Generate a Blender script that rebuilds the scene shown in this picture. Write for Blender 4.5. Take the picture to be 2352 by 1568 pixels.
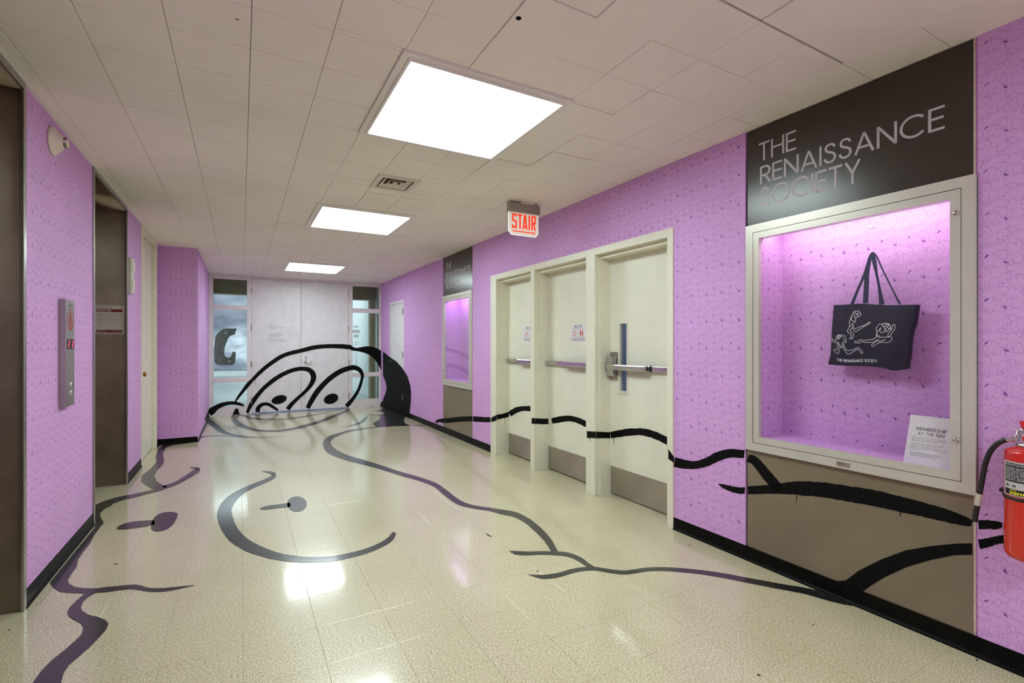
import bpy, bmesh, math, random
from mathutils import Matrix, Vector
from mathutils.geometry import tessellate_polygon
rnd = random.Random(7)
sc = bpy.context.scene
col = sc.collection
for o in list(bpy.data.objects):
    bpy.data.objects.remove(o)

# ------------------------------------------------------------------ camera, world, exposure
FPX, YAW, CX, CY = 1119.26, 0.5078, 1176.0, 791.16
EYE, CZ = 1.335, 2.656                     # lens height, ceiling height
cam_d = bpy.data.cameras.new('camera')
cam = bpy.data.objects.new('camera', cam_d)
col.objects.link(cam)
cam.location = (0, 0, EYE)
cam.rotation_euler = (math.pi / 2, 0, -YAW)
cam_d.sensor_width = 36
cam_d.lens = 36 * FPX / 2352
cam_d.shift_y = (CY - 784) / 2352
cam_d.clip_start = 0.02
sc.camera = cam
w = bpy.data.worlds.new('world')
sc.world = w
w.use_nodes = True
w.node_tree.nodes['Background'].inputs[0].default_value = (0.8, 0.82, 0.9, 1)
w.node_tree.nodes['Background'].inputs[1].default_value = 0.15
sc.view_settings.view_transform = 'Standard'
sc.view_settings.look = 'None'
sc.view_settings.gamma = 1
sc.view_settings.exposure = 0.12
sc.cycles.use_denoising = True
sc.cycles.max_bounces = 10
sc.cycles.diffuse_bounces = 6
sc.cycles.caustics_reflective = False
sc.cycles.caustics_refractive = False
sc.cycles.sample_clamp_indirect = 6
LIGHT = 18.6                                # radiance of the ceiling light lenses

_c, _s = math.cos(YAW), math.sin(YAW)
def ray(x, y):
    a = (x - CX) / FPX; b = (CY - y) / FPX
    return Vector((a * _c + _s, -a * _s + _c, b))
def on_z(x, y, z):
    d = ray(x, y); k = (z - EYE) / d.z
    return Vector((d.x * k, d.y * k, z))
def on_y(x, y, Y):
    d = ray(x, y); k = Y / d.y
    return Vector((d.x * k, Y, EYE + d.z * k))
def on_x(x, y, X):
    d = ray(x, y); k = X / d.x
    return Vector((X, d.y * k, EYE + d.z * k))

# right wall frame: local x goes into the wall, local y runs along it, z up
RP = Vector((2.7649, 0, 0)); RD = 0.0095
RW = Matrix.Translation(RP) @ Matrix.Rotation(RD, 4, 'Z')
RWi = RW.inverted()
def on_r(x, y, t=0.0):
    """pixel -> local (t, s, z) on the plane t behind the right wall's face"""
    o = RWi @ Vector((0, 0, EYE)); d = (RWi.to_3x3()) @ ray(x, y)
    k = (t - o.x) / d.x
    p = o + d * k
    return Vector((t, p.y, p.z))
def rs(x, t=0.0): return on_r(x, CY, t).y
def rz(x, y, t=0.0): return on_r(x, y, t).z
XL = -0.957                                 # left wall plane
YE = 10.65                                  # end wall plane
XP = -0.518                                 # pier side plane
YP = 7.95                                   # pier front plane

# ------------------------------------------------------------------ materials
def lin(c):
    return tuple(((v / 255) / 12.92 if v / 255 <= .04045 else ((v / 255 + .055) / 1.055) ** 2.4) for v in c) + (1,)
def newmat(name):
    m = bpy.data.materials.new(name); m.use_nodes = True
    nt = m.node_tree
    return m, nt, nt.nodes['Principled BSDF']
def N(nt, t, **k):
    n = nt.nodes.new(t)
    for a, v in k.items(): setattr(n, a, v)
    return n
def noise(nt, vec, scale, detail=2, rough=.5):
    n = N(nt, 'ShaderNodeTexNoise')
    n.inputs['Scale'].default_value = scale; n.inputs['Detail'].default_value = detail
    n.inputs['Roughness'].default_value = rough
    if vec is not None: nt.links.new(vec, n.inputs['Vector'])
    return n
def bump(nt, b, h, strength=.2, dist=.002):
    n = N(nt, 'ShaderNodeBump'); n.inputs['Strength'].default_value = strength
    n.inputs['Distance'].default_value = dist
    nt.links.new(h, n.inputs['Height']); nt.links.new(n.outputs[0], b.inputs['Normal'])
def mixc(nt, fac, a, b, mode='MIX'):
    n = N(nt, 'ShaderNodeMix', data_type='RGBA', blend_type=mode)
    if isinstance(fac, (int, float)): n.inputs[0].default_value = fac
    else: nt.links.new(fac, n.inputs[0])
    for i, v in ((6, a), (7, b)):
        if isinstance(v, tuple): n.inputs[i].default_value = v
        else: nt.links.new(v, n.inputs[i])
    return n.outputs[2]
def ramp(nt, fac, stops):
    n = N(nt, 'ShaderNodeValToRGB')
    e = n.color_ramp.elements
    while len(e) < len(stops): e.new(.5)
    for i, (p, c) in enumerate(stops): e[i].position = p; e[i].color = c
    nt.links.new(fac, n.inputs[0]); return n.outputs[0]
def coords(nt, kind='Object'):
    return N(nt, 'ShaderNodeTexCoord').outputs[kind]
def plain(name, rgb, rough=.5, metal=0, var=.06, vscale=6, bmp=0, bscale=80, coat=0, spec=.5):
    """painted or plastic surface: flat colour with faint mottling and optional fine relief"""
    m, nt, b = newmat(name)
    v = coords(nt)
    n = noise(nt, v, vscale, 3)
    c = lin(rgb); d = tuple(x * (1 - var) for x in c[:3]) + (1,); e = tuple(min(1, x * (1 + var)) for x in c[:3]) + (1,)
    r = ramp(nt, n.outputs[0], [(.3, d), (.7, e)])
    nt.links.new(r, b.inputs['Base Color'])
    b.inputs['Roughness'].default_value = rough; b.inputs['Metallic'].default_value = metal
    b.inputs['Specular IOR Level'].default_value = spec
    if coat: b.inputs['Coat Weight'].default_value = coat; b.inputs['Coat Roughness'].default_value = .08
    if bmp:
        h = noise(nt, v, bscale, 3); bump(nt, b, h.outputs[0], bmp, .001)
    return m
def emis(name, rgb, strength):
    m, nt, b = newmat(name)
    b.inputs['Base Color'].default_value = lin(rgb)
    b.inputs['Emission Color'].default_value = lin(rgb)
    b.inputs['Emission Strength'].default_value = strength
    return m
def brushed(name, rgb, rough=.3, vertical=True, stain=.15, horiz=False, aniso=.0):
    m, nt, b = newmat(name)
    v = coords(nt)
    mp = N(nt, 'ShaderNodeMapping'); mp.inputs['Scale'].default_value = (300, 300, 3)
    nt.links.new(v, mp.inputs[0])
    n = noise(nt, mp.outputs[0], 1, 2)
    n2 = noise(nt, v, 2.5, 4)
    c = lin(rgb); d = tuple(x * (1 - stain) for x in c[:3]) + (1,)
    r = ramp(nt, n2.outputs[0], [(.35, d), (.65, c)])
    nt.links.new(r, b.inputs['Base Color'])
    b.inputs['Metallic'].default_value = 1; b.inputs['Roughness'].default_value = rough
    if aniso:
        tg = N(nt, 'ShaderNodeTangent', direction_type='RADIAL', axis='Z')
        nt.links.new(tg.outputs[0], b.inputs['Tangent']); b.inputs['Anisotropic'].default_value = aniso
    else: bump(nt, b, n.outputs[0], .12, .0006)
    return m
def glass(name, tint=(0.9, 0.95, .95, 1), rough=0.0):
    # thin architectural pane: mostly see-through, with the reflection a sheet of glass has
    m, nt, b = newmat(name)
    nt.nodes.remove(b)
    out = nt.nodes['Material Output']
    tr = N(nt, 'ShaderNodeBsdfTransparent'); tr.inputs[0].default_value = tint
    gl = N(nt, 'ShaderNodeBsdfGlossy'); gl.inputs['Roughness'].default_value = rough; gl.inputs[0].default_value = (1, 1, 1, 1)
    fr = N(nt, 'ShaderNodeFresnel'); fr.inputs[0].default_value = 1.5
    mx = N(nt, 'ShaderNodeMixShader')
    ge = N(nt, 'ShaderNodeNewGeometry'); iv = N(nt, 'ShaderNodeMath', operation='SUBTRACT'); iv.inputs[0].default_value = 1; nt.links.new(ge.outputs['Backfacing'], iv.inputs[1])
    fm = N(nt, 'ShaderNodeMath', operation='MULTIPLY'); nt.links.new(fr.outputs[0], fm.inputs[0]); nt.links.new(iv.outputs[0], fm.inputs[1])   # reflect at the outer face only
    nt.links.new(fm.outputs[0], mx.inputs[0]); nt.links.new(tr.outputs[0], mx.inputs[1]); nt.links.new(gl.outputs[0], mx.inputs[2])
    nt.links.new(mx.outputs[0], out.inputs[0])
    return m

def wallpaper():
    """purple wallpaper printed with a half-drop repeat of looping outline drawings; UVs are metres"""
    m, nt, b = newmat('purple_wallpaper')
    uv = N(nt, 'ShaderNodeUVMap').outputs[0]
    W, Hh = .1225, .182
    wob = noise(nt, uv, 22, 2)
    wsub = N(nt, 'ShaderNodeVectorMath', operation='SUBTRACT'); nt.links.new(wob.outputs['Color'], wsub.inputs[0]); wsub.inputs[1].default_value = (.5, .5, .5)
    wsc = N(nt, 'ShaderNodeVectorMath', operation='SCALE'); nt.links.new(wsub.outputs[0], wsc.inputs[0]); wsc.inputs['Scale'].default_value = .020
    wadd = N(nt, 'ShaderNodeVectorMath', operation='ADD'); nt.links.new(uv, wadd.inputs[0]); nt.links.new(wsc.outputs[0], wadd.inputs[1])
    P = wadd.outputs[0]
    def shape(cx_, cy_, rx, ry, rot, acc, lw=.00055, fill=False, skip=False):
        s1 = N(nt, 'ShaderNodeVectorMath', operation='SUBTRACT'); nt.links.new(P, s1.inputs[0]); s1.inputs[1].default_value = (cx_, cy_, 0)
        wr = N(nt, 'ShaderNodeVectorMath', operation='WRAP'); nt.links.new(s1.outputs[0], wr.inputs[0])
        wr.inputs[1].default_value = (W / 2, Hh / 2, 1); wr.inputs[2].default_value = (-W / 2, -Hh / 2, -1)
        mp = N(nt, 'ShaderNodeMapping', vector_type='TEXTURE'); nt.links.new(wr.outputs[0], mp.inputs[0])
        mp.inputs['Rotation'].default_value = (0, 0, math.radians(rot)); mp.inputs['Scale'].default_value = (rx, ry, 1)
        ln = N(nt, 'ShaderNodeVectorMath', operation='LENGTH'); nt.links.new(mp.outputs[0], ln.inputs[0])
        d = ln.outputs['Value']
        if fill:
            lt = N(nt, 'ShaderNodeMath', operation='LESS_THAN'); nt.links.new(d, lt.inputs[0]); lt.inputs[1].default_value = 1
            if acc is None: return lt.outputs[0]
            mx = N(nt, 'ShaderNodeMath', operation='MAXIMUM'); nt.links.new(acc, mx.inputs[0]); nt.links.new(lt.outputs[0], mx.inputs[1])
            return mx.outputs[0]
        ol = N(nt, 'ShaderNodeMath', operation='COMPARE'); nt.links.new(d, ol.inputs[0]); ol.inputs[1].default_value = 1
        ol.inputs[2].default_value = lw / math.sqrt(rx * ry)
        if acc is None: return ol.outputs[0]
        # later shapes cover what lies under them
        gt = N(nt, 'ShaderNodeMath', operation='GREATER_THAN'); nt.links.new(d, gt.inputs[0]); gt.inputs[1].default_value = 1
        ml = N(nt, 'ShaderNodeMath', operation='MULTIPLY'); nt.links.new(acc, ml.inputs[0]); nt.links.new(gt.outputs[0], ml.inputs[1])
        mx = N(nt, 'ShaderNodeMath', operation='MAXIMUM'); nt.links.new(ml.outputs[0], mx.inputs[0]); nt.links.new(ol.outputs[0], mx.inputs[1])
        return mx.outputs[0]
    motif = [(.002, -.040, .015, .034, 14), (-.016, -.046, .012, .030, -16), (.000, .050, .023, .020, 35), (.026, .062, .013, .024, -25),
             (-.006, .006, .043, .0185, 20), (.028, -.022, .013, .018, 25), (-.036, .024, .013, .012, 0), (-.036, .025, .0055, .005, 20), (-.031, .019, .003, .0022, 0),
             (.018, .034, .009, .007, 10), (.010, -.012, .010, .012, -20), (.034, .046, .007, .010, 15), (-.020, -.070, .008, .006, 0)]
    acc = None
    for dx, dy, fl in ((0, 0, 1), (W / 2, Hh / 2, -1)):
        for (x, y, rx, ry, r) in motif:
            acc = shape(x * fl * (.8 if fl < 0 else 1) + dx, y + dy, rx, ry, r * fl + (10 if fl < 0 else 0), acc)
    ink = None
    for (x, y, rx, ry, r) in [(.030, .034, .0064, .0030, 20), (.034, .036, .0028, .0058, 0), (.0345, .0425, .0026, .0026, 0),
                              (-.033, .070, .0060, .0032, -30), (-.0275, .0645, .0019, .0050, 10),
                              (.000, -.078, .0030, .0011, 20), (-.028, -.008, .0024, .001, 10)]:
        ink = shape(x, y, rx, ry, r, ink, fill=True)
    base = lin((213, 165, 220)); line = lin((158, 108, 175)); dark = lin((116, 68, 152))
    mott = noise(nt, uv, 3.0, 3)
    bcol = ramp(nt, mott.outputs[0], [(.3, tuple(v * .94 for v in base[:3]) + (1,)), (.7, base)])
    c1 = mixc(nt, acc, bcol, line)
    c2 = mixc(nt, ink, c1, dark)
    nt.links.new(c2, b.inputs['Base Color'])
    b.inputs['Roughness'].default_value = .62; b.inputs['Specular IOR Level'].default_value = .25
    return m

def floor_tile_mat():
    m, nt, b = newmat('speckled_vinyl_tile')
    v = coords(nt)
    oi = N(nt, 'ShaderNodeObjectInfo')
    mul = N(nt, 'ShaderNodeVectorMath', operation='MULTIPLY_ADD')
    nt.links.new(oi.outputs['Random'], mul.inputs[0]); mul.inputs[1].default_value = (17, 31, 0); nt.links.new(v, mul.inputs[2])
    mp = N(nt, 'ShaderNodeMapping'); mp.inputs['Scale'].default_value = (1, 2.6, 1); nt.links.new(mul.outputs[0], mp.inputs[0])
    n1 = noise(nt, mp.outputs[0], 90, 3, .65)
    n2 = noise(nt, mp.outputs[0], 190, 2, .6)
    n3 = noise(nt, N(nt, 'ShaderNodeNewGeometry').outputs['Position'], 1.3, 4, .6)
    c = ramp(nt, n1.outputs[0], [(.34, lin((146, 130, 92))), (.45, lin((193, 183, 145))), (.55, lin((208, 200, 166))), (.64, lin((238, 235, 215)))])
    dk = ramp(nt, n2.outputs[0], [(.27, (1, 1, 1, 1)), (.31, (0, 0, 0, 1))])
    c = mixc(nt, dk, c, lin((116, 104, 72)))
    wear = ramp(nt, n3.outputs[0], [(.3, (.90, .89, .86, 1)), (.65, (1, 1, 1, 1))])
    c = mixc(nt, 1.0, c, wear, 'MULTIPLY')
    nt.links.new(c, b.inputs['Base Color'])
    b.inputs['Roughness'].default_value = .32
    b.inputs['Coat Weight'].default_value = .9; b.inputs['Coat Roughness'].default_value = .10; b.inputs['Coat IOR'].default_value = 1.55
    g = N(nt, 'ShaderNodeNewGeometry').outputs['Position']
    nb = noise(nt, g, 5, 2, .5); nf = noise(nt, g, 45, 2, .5)
    ad = N(nt, 'ShaderNodeMath', operation='MULTIPLY_ADD'); nt.links.new(nf.outputs[0], ad.inputs[0]); ad.inputs[1].default_value = .05; nt.links.new(nb.outputs[0], ad.inputs[2])
    bp = N(nt, 'ShaderNodeBump'); bp.inputs['Strength'].default_value = .35; bp.inputs['Distance'].default_value = .0016
    nt.links.new(ad.outputs[0], bp.inputs['Height']); nt.links.new(bp.outputs[0], b.inputs['Coat Normal']); nt.links.new(bp.outputs[0], b.inputs['Normal'])
    return m

def paint_mat(name, rough, coat, lo=.0025, hi=.0055):
    m, nt, b = newmat(name)
    v = coords(nt)
    mp = N(nt, 'ShaderNodeMapping'); mp.inputs['Scale'].default_value = (1, 5, 1); nt.links.new(v, mp.inputs[0])
    n = noise(nt, mp.outputs[0], 9, 4, .7)
    r = ramp(nt, n.outputs[0], [(.35, (lo, lo, lo, 1)), (.7, (hi, hi, hi, 1))])
    nt.links.new(r, b.inputs['Base Color'])
    b.inputs['Roughness'].default_value = rough; b.inputs['Specular IOR Level'].default_value = .1 if coat < .2 else .5
    b.inputs['Coat Weight'].default_value = coat; b.inputs['Coat Roughness'].default_value = .1; b.inputs['Coat IOR'].default_value = 1.55
    bump(nt, b, n.outputs[0], .1, .0006)
    return m

M = {}
M['wallpaper'] = wallpaper()
M['floor'] = floor_tile_mat()
M['ceil'] = plain('painted_ceiling_tile', (235, 230, 220), .75, var=.05, vscale=1.2, bmp=.15, bscale=60)
_m = M['ceil']; _nt = _m.node_tree
for _l in list(_nt.links):
    if _l.from_node.type == 'TEX_COORD': _to = _l.to_socket; _nt.links.remove(_l); _nt.links.new((_nt.nodes.get('world_pos') or _nt.nodes.new('ShaderNodeNewGeometry')).outputs['Position'], _to)
M['ceil_back'] = plain('ceiling_cavity', (70, 62, 52), .9)
M['white_frame'] = plain('white_light_frame', (228, 226, 220), .35)
M['trim_white'] = plain('painted_white_trim', (222, 215, 214), .4)
M['door_white'] = plain('white_painted_door', (218, 215, 216), .38, bmp=.05, bscale=30)
M['cream'] = plain('cream_door_paint', (226, 224, 206), .34, var=.03, bmp=.08, bscale=35)
M['cream2'] = plain('cream_frame_paint', (223, 220, 200), .36, var=.03, bmp=.08, bscale=35)
M['steel'] = brushed('brushed_stainless', (172, 156, 138), .56, stain=.3, aniso=.95)
M['steel_edge'] = brushed('steel_edge', (170, 167, 160), .3)
M['alu'] = plain('satin_aluminium', (204, 201, 188), .34, metal=.3, var=.03, vscale=5)
M['chrome'] = brushed('chrome_hardware', (205, 204, 200), .16, stain=.05)
M['kick'] = brushed('kick_plate_steel', (190, 184, 172), .42, stain=.2, horiz=True)
M['laminate'] = plain('brown_laminate', (122, 110, 89), .3, var=.1, vscale=3, bmp=.06, bscale=12)
M['sign_lam'] = plain('dark_brown_laminate', (54, 46, 38), .24, var=.1, vscale=3, bmp=.1, bscale=9)
M['letter'] = plain('pale_grey_letter', (188, 182, 184), .5, var=.01)
M['black'] = plain('black_rubber', (13, 12, 10), .4, var=.3, vscale=20, bmp=.2, bscale=14, spec=.08)
M['blackp'] = plain('black_plastic', (20, 20, 20), .4)
M['grout'] = plain('tile_joint', (130, 118, 88), .8)
M['dark'] = plain('dark_gap', (10, 9, 8), .8)
M['paint'] = paint_mat('black_wall_paint', .65, 0.0)
M['fpaint'] = paint_mat('black_floor_paint', .35, .5, .007, .02)
M['glass'] = glass('case_glass', (.985, .985, .985, 1))
M['glass2'] = glass('gallery_glass', (.93, .965, .96, 1), .01)
M['glass3'] = glass('wired_glass', (.75, .8, .85, 1))
M['lens'] = emis('light_lens', (234, 252, 252), LIGHT)
M['plastic_w'] = plain('ivory_plastic', (218, 209, 192), .4)
M['paper'] = plain('white_card', (226, 222, 228), .6, var=.01)
M['ink'] = plain('dark_ink', (34, 30, 44), .7, var=.01)
M['inkgrey'] = plain('grey_ink', (120, 118, 122), .7, var=.01)
M['inkpale'] = plain('pale_ink', (165, 160, 155), .7, var=.01)
M['white_ink'] = plain('white_ink', (235, 233, 238), .7, var=.01)
M['red_ink'] = plain('red_ink', (196, 60, 44), .6, var=.01)
M['maroon'] = plain('maroon_ink', (108, 14, 16), .5, var=.02)
M['canvas'] = plain('navy_canvas', (34, 32, 50), .85, var=.1, vscale=30, bmp=.12, bscale=400)
M['strap'] = plain('navy_strap', (44, 50, 78), .8, var=.08, vscale=40, bmp=.3, bscale=500)
M['thread'] = plain('thread', (190, 170, 195), .6)
M['red'] = plain('extinguisher_red', (205, 34, 20), .25, var=.04, coat=.6)
M['label'] = plain('label_silver', (190, 188, 184), .35, var=.02)
M['yellow'] = plain('yellow_ink', (235, 225, 30), .5, var=.01)
M['hose'] = plain('rubber_hose', (24, 24, 24), .38, var=.1)
M['concrete'] = plain('gallery_floor', (150, 160, 158), .22, var=.08, vscale=2)
M['gallery_wall'] = plain('gallery_wall', (205, 214, 216), .7)
M['olive'] = plain('olive_soffit', (176, 160, 126), .8)
M['sculpt'] = plain('cast_metal', (140, 137, 130), .5, metal=.3, var=.25, vscale=14, bmp=.5, bscale=25)
M['brass'] = plain('brass', (160, 110, 50), .3, metal=1)
M['stair_wall'] = plain('stair_wall_blue', (110, 128, 178), .7)
M['wood'] = plain('bare_wood_strip', (196, 176, 158), .7, var=.15, vscale=40)
M['sill'] = plain('blue_tape', (122, 140, 182), .5)
M['exit_red'] = emis('sign_red', (238, 52, 22), .75)
M['acrylic'] = emis('edge_lit_acrylic', (226, 222, 206), .35)
M['acrylic_edge'] = emis('lit_acrylic_edge', (235, 250, 245), .9)
M['led'] = emis('led_red', (255, 70, 90), 1.3)
M['led_tube'] = emis('case_tube', (255, 248, 252), 15)
M['led_tube2'] = emis('case_tube_violet', (222, 196, 255), 20)
def print_mat():
    m, nt, b = newmat('cloudy_photo_print')
    v = coords(nt)
    mp = N(nt, 'ShaderNodeMapping'); mp.inputs['Scale'].default_value = (.22, 1, .55); mp.inputs['Rotation'].default_value = (0, .5, 0); nt.links.new(v, mp.inputs[0])
    n = noise(nt, mp.outputs[0], 1.4, 6, .55)
    r = ramp(nt, n.outputs[0], [(.36, lin((40, 46, 60))), (.46, lin((92, 98, 116))), (.56, lin((140, 148, 164))), (.68, lin((226, 232, 240)))])
    nt.links.new(r, b.inputs['Base Color']); b.inputs['Roughness'].default_value = .5
    return m
M['print'] = print_mat()

# ------------------------------------------------------------------ mesh builder
class MB:
    def __init__(s, mx=None):
        s.v = []; s.f = []; s.mx = mx or Matrix.Identity(4); s.smooth = set(); s.mi = {}
    def _add(s, pts, faces, smooth=False, mi=0):
        b = len(s.v)
        s.v += [s.mx @ Vector(p) for p in pts]
        for f in faces:
            if smooth: s.smooth.add(len(s.f))
            s.mi[len(s.f)] = mi
            s.f.append([b + i for i in f])
        return s
    def box(s, x0, x1, y0, y1, z0, z1, mi=0):
        if x0 > x1: x0, x1 = x1, x0
        if y0 > y1: y0, y1 = y1, y0
        if z0 > z1: z0, z1 = z1, z0
        p = [(x, y, z) for z in (z0, z1) for y in (y0, y1) for x in (x0, x1)]
        return s._add(p, [(0, 2, 3, 1), (4, 5, 7, 6), (0, 1, 5, 4), (2, 6, 7, 3), (0, 4, 6, 2), (1, 3, 7, 5)], mi=mi)
    def bbox(s, x0, x1, y0, y1, z0, z1, r=.003):
        """box with chamfered edges"""
        bm = bmesh.new(); bmesh.ops.create_cube(bm, size=1)
        for v in bm.verts:
            v.co = Vector(((x0 + x1) / 2 + v.co.x * abs(x1 - x0), (y0 + y1) / 2 + v.co.y * abs(y1 - y0), (z0 + z1) / 2 + v.co.z * abs(z1 - z0)))
        bmesh.ops.bevel(bm, geom=list(bm.edges), offset=r, segments=2, affect='EDGES', profile=.5)
        s._add([tuple(v.co) for v in bm.verts], [[v.index for v in f.verts] for f in bm.faces]); bm.free(); return s
    def quad(s, a, b, c, d): return s._add([a, b, c, d], [(0, 1, 2, 3)])
    def poly(s, pts):
        tri = tessellate_polygon([[Vector(p) for p in pts]])
        return s._add(pts, [tuple(t) for t in tri])
    def slab(s, pts, off):
        """prism: polygon pts extruded by vector off"""
        n = len(pts); off = Vector(off)
        tri = tessellate_polygon([[Vector(p) for p in pts]])
        q = [tuple(Vector(p) + off) for p in pts]
        return s._add(list(pts) + q, [tuple(t) for t in tri] + [tuple(n + i for i in reversed(t)) for t in tri] + [(i, (i + 1) % n, n + (i + 1) % n, n + i) for i in range(n)])
    def tube(s, path, r, seg=10, caps=True):
        P = [Vector(p) for p in path]; R = r if isinstance(r, (list, tuple)) else [r] * len(P)
        pts = []; up = None
        for i, p in enumerate(P):
            t = (P[min(i + 1, len(P) - 1)] - P[max(i - 1, 0)]).normalized()
            if up is None: up = Vector((0, 0, 1)) if abs(t.z) < .9 else Vector((1, 0, 0))
            a = t.cross(up).normalized(); up = a.cross(t).normalized()
            for k in range(seg):
                an = 2 * math.pi * k / seg
                pts.append(tuple(p + (a * math.cos(an) + up * math.sin(an)) * R[i]))
        f = [(i * seg + k, i * seg + (k + 1) % seg, (i + 1) * seg + (k + 1) % seg, (i + 1) * seg + k) for i in range(len(P) - 1) for k in range(seg)]
        s._add(pts, f, True)
        if caps:
            s._add(pts[:seg], [tuple(range(seg))]); s._add(pts[-seg:], [tuple(reversed(range(seg)))])
        return s
    def lathe(s, prof, c, axis='z', seg=28, flip=1):
        """prof = [(r, h)...] revolved about axis through c"""
        c = Vector(c); pts = []
        for r, h in prof:
            for k in range(seg):
                a = 2 * math.pi * k / seg; u, v = r * math.cos(a), r * math.sin(a)
                pts.append(tuple(c + (Vector((u, v, h)) if axis == 'z' else Vector((h * flip, u, v)) if axis == 'x' else Vector((u, h * flip, v)))))
        f = [(i * seg + k, i * seg + (k + 1) % seg, (i + 1) * seg + (k + 1) % seg, (i + 1) * seg + k) for i in range(len(prof) - 1) for k in range(seg)]
        s._add(pts, f, True)
        for i, (r, h) in enumerate(prof):
            if i in (0, len(prof) - 1) and r > 1e-5:
                s._add(pts[i * seg:(i + 1) * seg], [tuple(range(seg))])
        return s
    def build(s, name, mat, parent=None, label=None, cat=None, group=None, kind=None, mats=None):
        me = bpy.data.meshes.new(name)
        if s.v:
            lo = Vector([min(v[i] for v in s.v) for i in range(3)]); hi = Vector([max(v[i] for v in s.v) for i in range(3)])
            c = (lo + hi) / 2
        else: c = Vector()
        me.from_pydata([tuple(v - c) for v in s.v], [], s.f)
        me.polygons.foreach_set('use_smooth', [i in s.smooth for i in range(len(s.f))])
        uv = me.uv_layers.new(name='UVMap')
        me.update()
        data = [0.0] * (2 * len(me.loops))
        for p in me.polygons:
            n = p.normal; ax = max(range(3), key=lambda i: abs(n[i]))
            for li in p.loop_indices:
                q = me.vertices[me.loops[li].vertex_index].co + c
                a = (q.y, q.z) if ax == 0 else (q.x, q.z) if ax == 1 else (q.x, q.y)
                data[2 * li] = a[0]; data[2 * li + 1] = a[1]
        uv.data.foreach_set('uv', data)
        for mm in (mats or [mat]): me.materials.append(mm)
        if mats: me.polygons.foreach_set('material_index', [s.mi.get(i, 0) for i in range(len(s.f))])
        bm = bmesh.new(); bm.from_mesh(me); bmesh.ops.recalc_face_normals(bm, faces=bm.faces); bm.to_mesh(me); bm.free()
        o = bpy.data.objects.new(name, me); col.objects.link(o)
        o.location = c
        if parent is not None:
            o.parent = parent; base = Vector()
            q = parent
            while q is not None: base += q.location; q = q.parent
            o.location = c - base
        tag(o, label, cat, group, kind)
        return o
def tag(o, label=None, cat=None, group=None, kind=None):
    if label: o['label'] = label
    if cat: o['category'] = cat
    if group: o['group'] = group
    if kind: o['kind'] = kind
def thing(name, loc, label=None, cat=None, group=None, kind=None):
    o = bpy.data.objects.new(name, None); col.objects.link(o); o.location = loc; o.empty_display_size = .1
    tag(o, label, cat, group, kind); return o

# ribbons and strokes
def smooth_path(pts, step=None, sub=6):
    """Catmull-Rom through (x, y, w)"""
    P = [tuple(p) for p in pts]
    if len(P) < 3:
        return P
    Q = [P[0]] + P + [P[-1]]; out = []
    for i in range(1, len(Q) - 2):
        a, b, c, d = Q[i - 1], Q[i], Q[i + 1], Q[i + 2]
        for k in range(sub):
            t = k / sub
            out.append(tuple(.5 * ((2 * b[j]) + (-a[j] + c[j]) * t + (2 * a[j] - 5 * b[j] + 4 * c[j] - d[j]) * t * t + (-a[j] + 3 * b[j] - 3 * c[j] + d[j]) * t ** 3) for j in range(len(b))))
    out.append(P[-1]); return out
def ribbon(pts, jag=0.0, rn=random.Random(3)):
    """image-plane stroke -> list of (left, right) pixel pairs"""
    L = []
    n = len(pts)
    for i, p in enumerate(pts):
        a = pts[max(0, i - 1)]; b = pts[min(n - 1, i + 1)]
        tx, ty = b[0] - a[0], b[1] - a[1]; l = math.hypot(tx, ty) or 1
        h = max(1e-5, p[2] / 2); j1 = 1 + rn.uniform(-jag, jag); j2 = 1 + rn.uniform(-jag, jag)
        L.append(((p[0] - ty / l * h * j1, p[1] + tx / l * h * j1), (p[0] + ty / l * h * j2, p[1] - tx / l * h * j2)))
    return L
def tr(s, ox, oy, pts):
    return [(ox + p[0] / s, oy + p[1] / s) + ((p[2] / s,) if len(p) > 2 else ()) for p in pts]
def ell(cx_, cy_, a, b, rot, n=28):
    r = math.radians(rot)
    return [(cx_ + a * math.cos(t) * math.cos(r) - b * math.sin(t) * math.sin(r), cy_ + a * math.cos(t) * math.sin(r) + b * math.sin(t) * math.cos(r)) for t in [2 * math.pi * k / n for k in range(n)]]
def stroke_mesh(mb, proj, pts, sub=6, jag=.04):
    rb = ribbon(smooth_path(pts, sub=sub), jag)
    P = []
    for a, b in rb: P += [tuple(proj(*a)), tuple(proj(*b))]
    mb._add(P, [(2 * i, 2 * i + 1, 2 * i + 3, 2 * i + 2) for i in range(len(rb) - 1)])
def fill_mesh(mb, proj, pts):
    mb.poly([tuple(proj(x, y)) for x, y in pts])

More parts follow.
